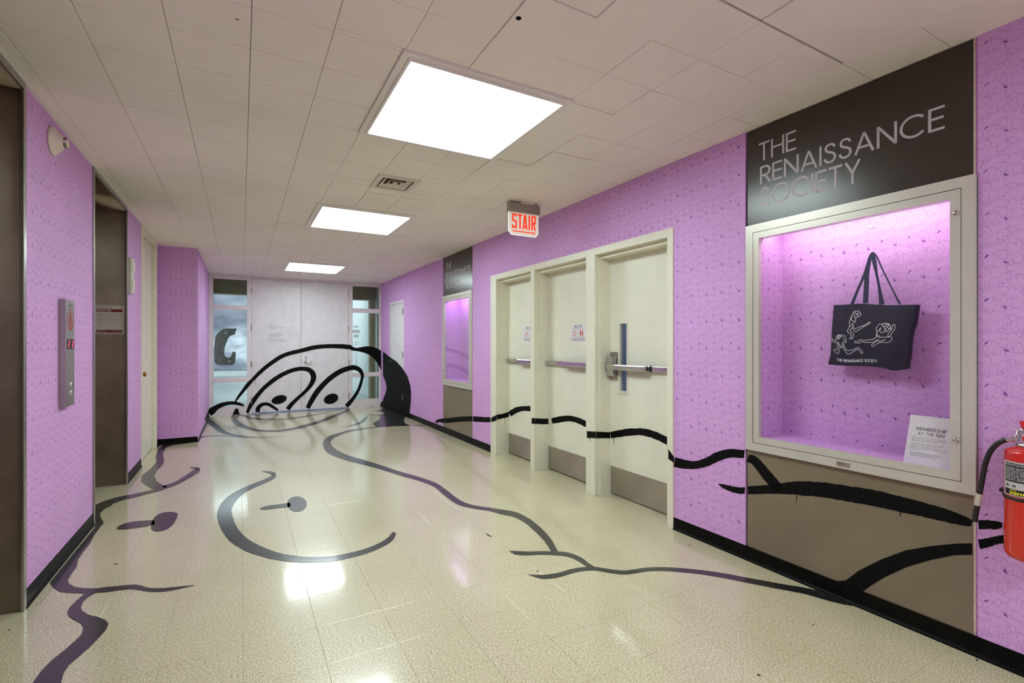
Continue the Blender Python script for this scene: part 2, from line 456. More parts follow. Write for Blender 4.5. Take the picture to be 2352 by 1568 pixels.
# letters: geometric sans drawn as strokes, cap height 1
def arc(cx_, cy_, r, a0, a1, n=14, ry=None):
    return [(cx_ + r * math.cos(math.radians(a0 + (a1 - a0) * k / n)), cy_ + (ry or r) * math.sin(math.radians(a0 + (a1 - a0) * k / n))) for k in range(n + 1)]
GL = {
 'T': (.62, [[(0, .95), (.62, .95)], [(.31, .95), (.31, 0)]]),
 'H': (.72, [[(.05, 0), (.05, 1)], [(.67, 0), (.67, 1)], [(.05, .53), (.67, .53)]]),
 'E': (.54, [[(.05, 0), (.05, 1)], [(.05, .95), (.54, .95)], [(.05, .52), (.51, .52)], [(.05, .05), (.54, .05)]]),
 'R': (.60, [[(.05, 0), (.05, 1)], [(.05, .95), (.3, .95)] + arc(.3, .71, .24, 80, -90, 12) + [(.05, .47)], [(.28, .47), (.58, 0)]]),
 'N': (.76, [[(.05, 0), (.05, 1)], [(.71, 0), (.71, 1)], [(.06, .96), (.70, .04)]]),
 'A': (.82, [[(.05, 0), (.41, .98)], [(.41, .98), (.77, 0)], [(.17, .31), (.65, .31)]]),
 'I': (.10, [[(.05, 0), (.05, 1)]]),
 'S': (.58, [[(.5, .76), (.47, .86), (.40, .925), (.29, .95), (.18, .925), (.11, .85), (.10, .73), (.15, .63), (.25, .57), (.36, .52), (.47, .44), (.52, .31), (.5, .18), (.42, .09), (.3, .05), (.17, .08), (.08, .17), (.06, .28)]]),
 'O': (1.0, [arc(.5, .5, .45, 0, 360, 36)]),
 'C': (.90, [arc(.5, .5, .45, 42, 318, 28)]),
 'Y': (.70, [[(.05, 1), (.35, .48)], [(.65, 1), (.35, .48)], [(.35, .5), (.35, 0)]]),
 'M': (.92, [[(.05, 0), (.08, 1)], [(.84, 1), (.87, 0)], [(.08, .98), (.46, .12)], [(.84, .98), (.46, .12)]]),
 'B': (.60, [[(.05, 0), (.05, 1)], [(.05, .95), (.3, .95)] + arc(.3, .735, .215, 80, -90, 10) + [(.05, .52)], [(.05, .52), (.32, .52)] + arc(.32, .285, .235, 80, -90, 10) + [(.05, .05)]]),
 'P': (.58, [[(.05, 0), (.05, 1)], [(.05, .95), (.3, .95)] + arc(.3, .70, .25, 80, -90, 12) + [(.05, .45)]]),
 'L': (.50, [[(.05, 0), (.05, 1)], [(.05, .05), (.5, .05)]]),
 'V': (.76, [[(.05, 1), (.38, .03)], [(.71, 1), (.38, .03)]]),
 ' ': (.35, []),
}
def glyph_line(text, th=.1, gap=.1):
    x = 0; segs = []
    for ch in text:
        wd, st = GL[ch]
        for pl in st: segs.append([(x + a, b) for a, b in pl])
        x += wd + gap
    return x - gap, segs
def glyph_mesh(mb, text, place, th=.1, gap=.1):
    """place(u, v) -> 3D with u in 0..1 along the line and v in 0..1 up the cap height"""
    wd, segs = glyph_line(text, th, gap)
    for pl in segs:
        rb = ribbon([(x, y, th) for x, y in pl], 0)
        if math.hypot(pl[0][0] - pl[-1][0], pl[0][1] - pl[-1][1]) < 1e-6: rb[0] = rb[-1] = ribbon([pl[-2] + (th,), pl[0] + (th,), pl[1] + (th,)], 0)[1]
        P = []
        for a, b in rb: P += [tuple(place(a[0] / wd, a[1])), tuple(place(b[0] / wd, b[1]))]
        mb._add(P, [(2 * i, 2 * i + 1, 2 * i + 3, 2 * i + 2) for i in range(len(rb) - 1)])
def font_mesh(mb, text, place, bold=0):
    """built-in font text, mapped so its bounding box fills u,v in 0..1"""
    cu = bpy.data.curves.new('t', 'FONT'); cu.body = text; cu.resolution_u = 2; cu.offset = bold
    ob = bpy.data.objects.new('t', cu); me = ob.to_mesh()
    xs = [v.co.x for v in me.vertices]; ys = [v.co.y for v in me.vertices]
    if not xs: return
    x0, x1, y0, y1 = min(xs), max(xs), min(ys), max(ys)
    pts = [tuple(place((v.co.x - x0) / (x1 - x0), (v.co.y - y0) / (y1 - y0 or 1))) for v in me.vertices]
    fs = [tuple(p.vertices) for p in me.polygons]
    mb._add(pts, fs)
    ob.to_mesh_clear(); bpy.data.objects.remove(ob); bpy.data.curves.remove(cu)
def qplace(bl, br, tl):
    bl, br, tl = Vector(bl), Vector(br), Vector(tl)
    return lambda u, v: bl + (br - bl) * u + (tl - bl) * v

# ================================================================== SETTING
# ---- floor tiles
YB = -6.6
XF0, XF1, YF0, YF1 = -1.42, 3.0, YB, YE
TS = .3048
fl = thing('floor', (0.9, 4, 0), kind='structure')
MB().box(XF0, XF1, YF0, YF1 + .1, -.12, -.004).build('subfloor', M['grout'], fl)
cache = {}
def tile_mesh(name, w_, h_, z0, z1, mat, g=.00035, bev=.0008, up=True):
    k = (name, round(w_, 4), round(h_, 4))
    if k in cache: return cache[k]
    a, b = w_ / 2 - g, h_ / 2 - g
    zt, zb = (z1, z0) if up else (z0, z1)
    zi = zt - bev * .5 if up else zt + bev * .5
    v = [(-a + bev, -b + bev, zt), (a - bev, -b + bev, zt), (a - bev, b - bev, zt), (-a + bev, b - bev, zt),
         (-a, -b, zi), (a, -b, zi), (a, b, zi), (-a, b, zi), (-a, -b, zb), (a, -b, zb), (a, b, zb), (-a, b, zb)]
    f = [(0, 1, 2, 3)] + [(i, 4 + i, 4 + (i + 1) % 4, (i + 1) % 4) for i in range(4)] + [(4 + i, 8 + i, 8 + (i + 1) % 4, 4 + (i + 1) % 4) for i in range(4)]
    if not up: f = [tuple(reversed(q)) for q in f]
    me = bpy.data.meshes.new(name); me.from_pydata(v, [], f); me.materials.append(mat)
    cache[k] = me; return me
def pix(p):
    d = Vector(p) - Vector((0, 0, EYE)); xc = d.x * _c - d.y * _s; zc = d.x * _s + d.y * _c
    if zc < .2: return None
    return CX + FPX * xc / zc, CY - FPX * d.z / zc, zc
def seen(x, y, z, m=150):
    q = pix((x, y, z)); return q is not None and -m < q[0] < 2352 + m and -m < q[1] < 1568 + m
def grid(x0, x1, off):
    k = math.floor((x0 - off) / TS); e = []
    a = off + k * TS
    while a < x1 - 1e-6:
        lo, hi = max(a, x0), min(a + TS, x1)
        if hi - lo > .01: e.append((lo, hi, k))
        a += TS; k += 1
    return e
ftiles = []
for (x0, x1, i) in grid(XF0, XF1, .009):
    for (y0, y1, j) in grid(YF0, YF1, .0208):
        cx_, cy_ = (x0 + x1) / 2, (y0 + y1) / 2
        inside = XL - .1 < cx_ < 2.72 or (2.7 < cx_ and 2.4 < cy_ < 5.5) or (cx_ < XL and (2 < cy_ < 3.4 or 4.6 < cy_ < 5.9))
        vis = seen(cx_, cy_, 0) and inside and not (cx_ < XP and cy_ > YP + .1)
        ftiles.append((0 if vis else 1, math.hypot(cx_, cy_), x0, x1, y0, y1, i, j))
ftiles.sort()
rest = MB()
for n, (nv, d, x0, x1, y0, y1, i, j) in enumerate(ftiles):
    if n < 300 and not nv:
        odd = (i + j) % 2
        ww, hh = x1 - x0, y1 - y0
        me = tile_mesh('floor_tile', hh if odd else ww, ww if odd else hh, -.004, 0, M['floor'])
        o = bpy.data.objects.new('floor_tile', me); col.objects.link(o); o.parent = fl
        o.location = Vector(((x0 + x1) / 2, (y0 + y1) / 2, 0)) - fl.location
        if odd: o.rotation_euler.z = math.pi / 2
    else:
        g = .0008
        rest._add([(x0 + g, y0 + g, 0), (x1 - g, y0 + g, 0), (x1 - g, y1 - g, 0), (x0 + g, y1 - g, 0)], [(0, 1, 2, 3)])
rest.build('floor_tiles', M['floor'], fl, kind='stuff')

mb = MB()
for (px0_, py0_, dx_, dy_, wd_) in ((1116, 1224, 14, 8, 3), (1232, 1311, 6, 0, 3), (1268, 1485, 1, 1, 3), (1738, 1548, 10, 3, 4), (2240, 1513, 8, 3, 4), (1865, 1438, 6, -6, 2), (262, 1294, 8, 1, 3), (18, 1448, 6, -2, 3), (1583, 1252, 3, 0, 3)):
    stroke_mesh(mb, lambda x, y: on_z(x, y, .0004), [(px0_, py0_, wd_ * .4), (px0_ + dx_ * .5, py0_ + dy_ * .7, wd_), (px0_ + dx_, py0_ + dy_, wd_ * .3)], 3, 0)
mb.build('floor_scuffs', M['ink'], fl, kind='stuff')

# ---- ceiling tiles
OX, OY = -.2673, .031                      # joints measured from the photograph
cl = thing('ceiling', (.9, 4, CZ), kind='structure')
MB().box(-1.0, 2.85, YB, YE, CZ + .02, CZ + .16).build('ceiling_slab', M['ceil_back'], cl)
fix = [(.636, 1.577, 2.137, 3.105), (.628, 1.570, 4.838, 5.830), (.632, 1.570, 8.440, 9.470), (.636, 1.577, -1.51, -.56), (.636, 1.577, -3.95, -3.0), (.636, 1.577, -5.9, -4.95)]
vent = (.938, 1.272, 3.79, 4.13)
panel_hole = (1.852, 2.46, .55, 1.242)
holes = fix + [vent, panel_hole]
def clipped(x0, x1, y0, y1):
    """tile rectangle minus the openings (cut along tile edges)"""
    R = [(x0, x1, y0, y1)]
    for (a, b, c, d) in holes:
        out = []
        for (p, q, r, s) in R:
            if q <= a + .004 or p >= b - .004 or s <= c + .004 or r >= d - .004: out.append((p, q, r, s)); continue
            if r < c: out.append((p, q, r, c))
            if s > d: out.append((p, q, d, s))
            r2, s2 = max(r, c), min(s, d)
            if p < a: out.append((p, a, r2, s2))
            if q > b: out.append((b, q, r2, s2))
        R = out
    return [t for t in R if t[1] - t[0] > .012 and t[3] - t[2] > .012]
ct = []
for (x0, x1, i) in grid(-.94, 2.80, OX):
    for (y0, y1, j) in grid(YB, YE, OY):
        for (a, b, c, d) in clipped(x0, x1, y0, y1):
            cx_, cy_ = (a + b) / 2, (c + d) / 2
            vis = seen(cx_, cy_, CZ) and cx_ < 2.76 and not (cx_ < XP and cy_ > YP + .1)
            ct.append((0 if vis else 1, math.hypot(cx_, cy_), a, b, c, d))
ct.sort()
rest = MB()
loose = {(1.105, 1.71): .006, (1.41, 1.40): .003, (1.105, 2.01): .002, (1.71, 3.23): .004, (1.71, 2.32): .003, (2.02, 2.93): .004, (1.1, 4.45): .003, (1.4, 4.45): .004}
for n, (nv, dd, a, b, c, d) in enumerate(ct):
    x, y = (a + b) / 2, (c + d) / 2
    if n < 300 and not nv:
        me = tile_mesh('ceiling_tile', b - a, d - c, 0, .018, M['ceil'], g=.0011, bev=.0018, up=False)
        o = bpy.data.objects.new('ceiling_tile', me); col.objects.link(o); o.parent = cl
        dz = rnd.uniform(0, .0012) if x > .6 else rnd.uniform(0, .0003)
        for (lx, ly), q in loose.items():
            if abs(lx - x) < .14 and abs(ly - y) < .14: dz = -q
        o.location = Vector((x, y, CZ + dz)) - cl.location
        k = .0025 if x > .6 else .0004
        o.rotation_euler = (rnd.uniform(-k, k), rnd.uniform(-k, k), 0)
    else:
        g = .0008
        rest._add([(a + g, c + g, CZ), (a + g, d - g, CZ), (b - g, d - g, CZ), (b - g, c + g, CZ)], [(0, 1, 2, 3)])
rest.build('ceiling_tiles', M['ceil'], cl, kind='stuff')
MB().bbox(panel_hole[0] + .003, panel_hole[1] - .003, panel_hole[2], panel_hole[3] - .003, CZ - .002, CZ + .018, .0015).build('access_panel', M['ceil'], cl)
mb = MB()
for (x, y, r) in ((.978, 1.703, .011),):
    mb.lathe([(r, 0), (r * .9, .0)], (x, y, CZ - .0075), 'z', 14); mb.lathe([(r, 0), (r, .01)], (x, y, CZ - .0072), 'z', 14)
mb.build('drilled_hole', M['dark'], cl)
mb = MB()
for (px_, py_, r) in ((636, 330, .006), (498, 440, .006), (545, 440, .008), (554, 442, .006), (410, 463, .004), (458, 450, .005), (496, 477, .005), (541, 481, .006), (700, 404, .004), (545, 45, .007), (610, 528, .006), (1357, 365, .007)):
    p = on_z(px_, py_, CZ - .0016)
    mb.poly([tuple(p + Vector((math.cos(t) * r * rnd.uniform(.6, 1.6), math.sin(t) * r * rnd.uniform(.3, .8), 0))) for t in [k * math.pi / 4 for k in range(8)]])
mb.build('scuff_marks', plain('scuffed_plaster', (96, 82, 62), .9), cl, kind='stuff')

# ---- walls
def wallbox(name, boxes, mx=None, mat='wallpaper', part=None):
    if part:
        t = thing(name, (boxes[0][0], 4, 0), kind='structure')
        for b in boxes: MB(mx).box(*b).build(part, M[mat], t)
        return t
    mb = MB(mx)
    for b in boxes: mb.box(*b)
    return mb.build(name, M[mat], kind='structure')
# fire door opening, cases in right wall (local s ranges)
fs0, fs1 = rs(1548), rs(1128.7)
c1a, c1b = rs(2246.5), rs(1712)
c2a, c2b = rs(1085.3), rs(1017.3)
d5a, d5b = rs(928.6), rs(895.9)
FDT = rz(1547, 522)                          # fire door frame top
TW = .12
# columns behind panel areas are set back so that laminate and cases fit in
wr = thing('wall_right', RW @ Vector((0, 4, 0)), kind='structure')
def rpart(name, boxes, mat='wallpaper'):
    mb = MB(RW)
    for b in boxes: mb.box(*b)
    return mb.build(name, M[mat], wr)
SE = (YE) / math.cos(RD)
rpart('wall_section', [(0, .3, YB, c1a, 0, CZ)])
rpart('wall_section', [(0, .3, c1b, fs0, 0, CZ)])
rpart('wall_section', [(0, .3, fs0, fs1, FDT, CZ)])
rpart('wall_section', [(0, .3, fs1, c2a, 0, CZ)])
rpart('wall_section', [(0, .3, c2b, d5a, 0, CZ), (0, .3, d5b, SE + .02, 0, CZ), (0, .3, d5a, d5b, rz(895.9, 695.7), CZ), (.05, .3, d5a, d5b, 0, rz(895.9, 695.7))])
for (a, b) in ((c1a, c1b), (c2a, c2b)):
    mid = (a + b) / 2
    rpart('wall_backing', [(.32, .36, a, b, 0, CZ)], 'dark')

# left wall: openings for the two elevators and a door
eY0, eY1 = 2.19, on_x(54.6, 700, XL).y      # elevator 1
gY0, gY1 = on_x(212.5, 700, XL).y, on_x(291, 700, XL).y
kY0, kY1 = on_x(323.5, 700, XL).y, on_x(358.3, 700, XL).y
wallbox('wall_left', [(XL - .12, XL, eY1, gY0, 0, CZ), (XL - .12, XL, gY1, kY0, 0, CZ), (XL - .12, XL, kY1, YP + .02, 0, CZ), (XL - .12, XL, YB, eY0, 0, CZ)], part='wall_section')
wallbox('wall_pier', [(XL - .12, XP, YP, YE + .02, 0, CZ)])
MB().box(-1.1, 3.0, YB - .15, YB, 0, CZ).build('wall_back', M['gallery_wall'], kind='structure')

# end wall glazing, doors
EA = XP; EB = on_y(880, 800, YE).x
def ex(px_): return on_y(px_, 800, YE).x
def ez(px_, py_): return on_y(px_, py_, YE).z
def ebar(mb, a, b, z0, z1, d0=-.003, d1=.07): mb.box(a, b, YE + d0, YE + d1, z0, z1)
lx0, lx1 = ex(488), ex(569); rx0, rx1 = ex(808.5), ex(871.5)
dx0, dxm, dx1 = ex(578.3), ex(691.5), ex(800)
zt = CZ - .052
def sidelight(name, x0, x1, xa, xb, zs, zhead):
    t = thing(name, ((x0 + x1) / 2, YE, 0), kind='structure')
    mb = MB()
    ebar(mb, xa, x0, 0, CZ); ebar(mb, x1, xb, 0, CZ)
    ebar(mb, x0, x1, zhead, CZ)
    ebar(mb, x0, x1, 0, zs[0]); 
    mb.build('window_frame', M['trim_white'], t)
    for a, b in ((zs[1], zs[2]), (zs[3], zs[4])):
        MB().bbox(x0, x1, YE - .004, YE + .06, a, b, .002).build('glazing_bar', M['trim_white'], t)
    for a, b in ((zs[0], zs[1]), (zs[2], zs[3]), (zs[4], zhead)):
        MB().box(x0, x1, YE + .006, YE + .012, a, b).build('pane', M['glass2'], t)
    # bead round each pane
    mb = MB()
    for a, b in ((zs[0], zs[1]), (zs[2], zs[3]), (zs[4], zhead)):
        w_ = .012
        mb.box(x0, x0 + w_, YE - .001, YE + .006, a, b); mb.box(x1 - w_, x1, YE - .001, YE + .006, a, b)
        mb.box(x0, x1, YE - .001, YE + .006, a, a + w_); mb.box(x0, x1, YE - .001, YE + .006, b - w_, b)
    mb.build('glazing_bead', M['trim_white'], t)
    return t
sidelight('window_1', lx0, lx1, EA - .02, dx0 - .004, [ez(529, 934), ez(529, 876.5), ez(529, 868.5), ez(529, 709.5), ez(529, 702)], ez(529, 640))
sidelight('window_2', rx0, rx1, dx1 + .004, EB + .03, [ez(840, 917), ez(840, 863.5), ez(840, 856), ez(840, 717.5), ez(840, 710)], ez(840, 657))
t = thing('door_1', (dxm, YE, 0), kind='structure')
zd = ez(691.5, 646)
MB().box(dx0 - .004, dx1 + .004, YE - .003, YE + .06, zd + .004, CZ).build('door_head', M['trim_white'], t)
MB().bbox(dx0, dxm - .002, YE, YE + .045, .012, zd, .002).build('door_leaf', M['door_white'], t)
MB().bbox(dxm + .002, dx1, YE, YE + .045, .012, zd, .002).build('door_leaf', M['door_white'], t)
MB().box(dx0, dx1, YE + .05, YE + .06, 0, zd + .01).build('door_gap', M['dark'], t)
for xx, ys in ((ex(577.3), (667, 752, 836.5, 920.5)), (ex(801), (675.5, 754.5, 832.5, 908.5))):
    for y_ in ys:
        z = ez(577 if xx < 0.4 else 801, y_)
        MB().tube([(xx, YE - .008, z - .06), (xx, YE - .008, z + .06)], .009, 8).box(xx - .012, xx + .012, YE - .004, YE, z - .06, z + .06).build('hinge', M['kick'], t)
p = on_y(703, 820.5, YE)
MB().lathe([(.022, 0), (.022, .008), (.018, .012)], (p.x, YE, p.z), 'y', 20, -1).build('deadbolt', M['chrome'], t)
p = on_y(702.5, 831, YE)
lv = MB().lathe([(.026, 0), (.026, .01), (.01, .012), (.01, .05)], (p.x, YE, p.z), 'y', 20, -1)
lv.tube([(p.x, YE - .05, p.z), (p.x + .03, YE - .053, p.z), (p.x + .12, YE - .045, p.z + .004)], [.010, .009, .008], 8)
lv.build('lever_handle', M['chrome'], t)
MB().box(dx0, dx1, YE - .012, YE - .001, .002, .02).build('sill_tape', M['sill'], t)
txt = MB()
for s_, x0_, x1_, y0_, y1_ in (("Gallery hours:", 617.5, 636.8, 749.3, 746.0), ("Wed., Thu., Sat., Sun., 12-6pm", 617.5, 654.8, 753, 749.5), ("Fri., 12-8pm", 617.2, 631.2, 756.3, 752.8),
        ("• Upon entering, please", 615, 649, 768.3, 765), ("proceed to the check-in", 617.4, 651, 772, 768.3), ("desk on your left", 617.4, 642, 775.6, 772.2),
        ("• Face masks are required", 615, 652.8, 781, 777.6), ("at all times in the gallery", 617.4, 653, 784.8, 781)):
    a = on_y(x0_, y0_, YE - .001); b = on_y(x1_, y0_, YE - .001); c = on_y(x0_, y1_, YE - .001)
    b.z = a.z
    font_mesh(txt, s_, qplace(a, b, c))
txt.build('notice_lettering', M['inkgrey'], t, label='grey vinyl visiting notice lettered on the left leaf')

# gallery behind the glass
gw = thing('wall_gallery', (2, 17, 0), kind='structure')
MB().box(-3, 2.9, YE + .1, 24.2, -.06, 0).build('gallery_floor', M['concrete'], gw)
MB().box(-3, 2.95, 24, 24.2, 0, 4).build('far_wall', M['gallery_wall'], gw)
MB().box(2.88, 3.1, YE + .09, 24, 0, 4).build('side_wall', M['gallery_wall'], gw)
MB().box(-3.1, -3, YE + .09, 24, 0, 4).build('side_wall', M['gallery_wall'], gw)
MB().box(-3, 3, YE + .1, 24, 4, 4.1).build('gallery_ceiling', M['gallery_wall'], gw)
MB().box(-3, 3, YE + .075, YE + .1, CZ, 4.1).build('wall_above', M['gallery_wall'], gw)
MB().box(-3, XP - .03, YE + .075, YE + .1, 0, CZ).build('wall_beside', M['gallery_wall'], gw)
MB().box(-3, 2.88, 12.0, 12.3, 2.42, 4).build('soffit_beam', M['olive'], gw)
MB().box(-1.4, -.50, YE + .1, 12.0, 0, 2.42).build('partition', M['gallery_wall'], gw)
MB().box(2.69, 2.81, 11.75, 11.95, 0, 2.42).build('column', M['olive'], gw)
for (x_, y_, z_, rx_, en) in ((.5, 14, 3.1, 180, 90), (.5, 18, 3.1, 180, 90), (0, 12.7, 2.9, 90, 150), (0, 18.5, 3.0, 90, 170)):
    l = bpy.data.lights.new('gallery_fill', 'AREA'); l.energy = en; l.size = 2.0; l.color = (.93, .97, 1)
    o = bpy.data.objects.new('gallery_fill', l); col.objects.link(o); o.parent = gw
    o.location = Vector((x_, y_, z_)) - gw.location; o.rotation_euler = (math.radians(rx_), 0, 0)   # unseen fill lamps added to brighten the gallery
pr = MB(); pr.box(-3, 2.6, 23.9, 23.98, .27, 3.9)
pr.build('photo_print', M['print'], label='large cloudy blue-grey photographic print at the back of the room behind the left window', cat='picture')
cs = tr(6.273, 440, 610, [(330, 1110), (340, 1040), (365, 985), (400, 950), (455, 908), (520, 905), (625, 905), (630, 900), (645, 905), (650, 920), (640, 930), (632, 945), (630, 985), (560, 1010), (530, 1040), (505, 1100), (480, 1160), (468, 1230), (475, 1290), (500, 1322), (540, 1325), (570, 1300), (590, 1240), (635, 1240), (632, 1370), (620, 1405), (600, 1425), (550, 1435), (400, 1435), (350, 1418), (325, 1370), (326, 1250)])
P = [on_y(x, y, 12.6) for x, y in cs]
so = thing('metal_sculpture', (sum(p.x for p in P) / len(P), 12.6, 0), label='grey cast metal sculpture in the shape of a hooked letter C behind the left window', cat='sculpture')
MB().slab([tuple(p) for p in P], (0, .12, 0)).build('body', M['sculpt'], so)
for (x, y) in ((495, 968), (548, 1378), (425, 1080), (415, 1275)):
    q = on_y(440 + x / 6.273, 610 + y / 6.273, 12.6)
    r = .035 if y in (968, 1378) else .014
    MB().lathe([(r, 0), (r, .03), (r * .5, .035)], (q.x, 12.6, q.z), 'y', 14, -1).build('bolt', M['kick'], so)
top = max(p.z for p in P)
for x in (P[4].x + .02, P[6].x):
    MB().tube([(x, 12.66, top - .01), (x, 12.66, 4.0)], .0015, 5).build('hanging_wire', M['kick'], so)
# mirrored lettering bars on the right pane
mb = MB()
for (a, b, y0, y1) in ((812.5, 823, 748, 752), (810, 827, 757, 765), (813, 824, 768, 775), (815, 823, 785, 787), (815, 820.5, 790, 792), (814, 822, 810, 812), (815, 820, 815, 817), (815, 820.5, 820, 822.5), (815, 822, 826, 828), (815, 823, 831, 833), (815, 821.5, 836, 838)):
    x = a; rr = random.Random(int(a * 7 + y0))
    while x < b:
        w_ = rr.uniform(.7, 1.6)
        A = on_y(x, y1, YE + .0055); B = on_y(min(b, x + w_), y0, YE + .0055)
        mb.quad((A.x, A.y, A.z), (B.x, A.y, A.z), (B.x, A.y, B.z), (A.x, A.y, B.z)); x += w_ + .6
mb.build('vinyl_lettering', M['inkpale'], bpy.data.objects['window_2'])

# ---- baseboards
def cove(mb, a, b, nrm, h=.086):
    """cove base: a,b floor points on the wall line, nrm points into the room"""
    a, b, n_ = Vector(a), Vector(b), Vector(nrm)
    prof = [(0, 0), (.014, 0), (.012, .006), (.005, .016), (.0035, h - .004), (.002, h), (0, h)]
    k = len(prof); pts = [tuple(a + n_ * x + Vector((0, 0, z))) for x, z in prof] + [tuple(b + n_ * x + Vector((0, 0, z))) for x, z in prof]
    mb._add(pts, [(i, (i + 1) % k, k + (i + 1) % k, k + i) for i in range(k)] + [tuple(range(k)), tuple(range(2 * k - 1, k - 1, -1))])
mb = MB(RW)
for a, b in ((YB, fs0 - .0), (fs1, d5a), (d5b, SE)): cove(mb, (0, a, 0), (0, b, 0), (-1, 0, 0))
mb.build('baseboard_right', M['black'], kind='structure')
mb = MB()
for a, b in ((eY1, gY0), (gY1, kY0), (kY1, YP)): cove(mb, (XL, a, 0), (XL, b, 0), (1, 0, 0), .088)
cove(mb, (XL, YP, 0), (XP, YP, 0), (0, -1, 0), .075)
mb.build('baseboard_left', M['black'], kind='structure')
mb = MB(); cove(mb, (XP, YP, 0), (XP, YE, 0), (1, 0, 0), .03); mb.build('baseboard_pier', M['black'], kind='structure')
# ceiling edge trim on the left, small angle on the right
MB().box(XL, XL + .018, YB, YP, CZ - .006, CZ + .01).box(XL, XL + .03, eY0, eY1, CZ - .002, CZ + .01).build('trim_1', M['white_frame'], kind='structure')

# ---- elevators (openings in left wall)
def elevator(y0, y1, label, nm):
    z1 = CZ - .034
    t = thing('elevator_entrance', (XL - .2, (y0 + y1) / 2, 0), label, 'elevator')
    D = XL - .42
    MB().box(D, XL - .002, y1 - .012, y1 + .0, .004, z1).build('jamb', M['steel'], t)
    MB().box(D, XL - .002, y0, y0 + .012, .004, z1).build('jamb', M['steel'], t)
    MB().box(D, XL - .002, y0 + .012, y1 - .012, z1 - .012, z1).build('soffit', M['steel'], t)
    mb = MB()
    mb.bbox(XL - .004, XL + .010, y0 - .004, y0 + .030, 0, CZ - .002, .002)
    mb.bbox(XL - .004, XL + .010, y1 - .030, y1 + .004, 0, CZ - .002, .002)
    mb.build('side_trim', M['steel_edge'], t)
    MB().bbox(XL - .004, XL + .010, y0 + .03, y1 - .03, z1 - .006, CZ - .002, .002).build('head_trim', M['steel_edge'], t)
    ym = (y0 + y1) / 2
    MB().box(D - .03, D, y0 + .01, ym + .05, .01, z1 - .01).build('door_panel', M['steel'], t)
    MB().box(D - .045, D - .03, ym + .02, y1 - .01, .01, z1 - .01).build('door_panel', M['steel'], t)
    MB().box(D - .06, D + .0, y0, y1, 0, .006).build('sill', M['kick'], t)
    return t
elevator(eY0, eY1, 'nearest stainless steel elevator entrance at the left edge', 1)
elevator(gY0, gY1, 'stainless steel elevator entrance with the red and white notice on its jamb', 2)
for (a, b) in ((eY0, eY1), (gY0, gY1)):
    MB().box(XL - .52, XL - .5, a - .1, b + .1, 0, CZ).build('wall_shaft', M['dark'], kind='structure')

# ---- left door (door_2)
t = thing('door_2', (XL, (kY0 + kY1) / 2, 0), kind='structure')
hz = 2.60
mb = MB()
mb.bbox(XL - .1, XL + .012, kY0 - .004, kY0 + .045, 0, CZ - .002, .003)
mb.bbox(XL - .1, XL + .012, kY1 - .045, kY1 + .004, 0, CZ - .002, .003)
mb.bbox(XL - .1, XL + .012, kY0 + .045, kY1 - .045, hz, CZ - .002, .003)
mb.box(XL - .1, XL - .06, kY0 + .045, kY0 + .06, 0, hz); mb.box(XL - .1, XL - .06, kY1 - .06, kY1 - .045, 0, hz)
mb.build('door_frame', M['cream2'], t)
MB().box(XL - .075, XL - .04, kY0 + .047, kY1 - .048, .01, hz - .004).build('door_leaf', M['cream'], t)
q = on_x(331.5, 859.5, XL + .015)
MB().lathe([(.03, 0), (.03, .006), (.012, .01), (.012, .035), (.026, .045), (.028, .06), (.02, .068), (0, .07)], (XL - .04, q.y + .03, q.z), 'x', 18).build('door_knob', M['brass'], t)
MB().box(XL - .14, XL - .1, kY0, kY1, 0, CZ).build('door_back', M['dark'], t)

# ---- small cabinet door in right wall (door_3)
t = thing('door_3', RW @ Vector((0, (d5a + d5b) / 2, 0)), kind='structure')
zt5 = rz(895.9, 695.7)
mb = MB(RW)
mb.box(-.006, .05, d5a, d5a + .03, .0, zt5); mb.box(-.006, .05, d5b - .03, d5b, .0, zt5); mb.box(-.006, .05, d5a + .03, d5b - .03, zt5 - .05, zt5)
mb.build('door_frame', M['door_white'], t)
MB(RW).bbox(0, .03, d5a + .034, d5b - .034, .01, zt5 - .055, .002).build('door_leaf', M['door_white'], t)
MB(RW).box(.03, .05, d5a + .03, d5b - .03, 0, zt5 - .05).build('door_gap', M['dark'], t)
for (y0_, y1_) in ((708.8, 722.5), (806.7, 820.5), (906, 919)):
    a, b = rz(925, y1_), rz(925, y0_); s_ = rs(925.5)
    MB(RW).bbox(-.014, 0, s_ - .014, s_ + .014, a, b, .003).build('hinge', M['kick'], t)
a = on_r(899, 829.5)
MB(RW).lathe([(.016, 0), (.016, .006), (.01, .02), (.016, .03), (.012, .036), (0, .037)], (0, a.y, a.z), 'x', 14, -1).build('door_knob', M['chrome'], t)
a = on_r(899, 819)
MB(RW).lathe([(.014, 0), (.014, .01), (.005, .02), (0, .021)], (0, a.y, a.z), 'x', 14, -1).build('lock', M['chrome'], t)
a = on_r(931.5, 943)
MB(RW).tube([(-.03, a.y, .06), (0, a.y, .06)], .014, 10).build('door_stop', M['brass'], t)

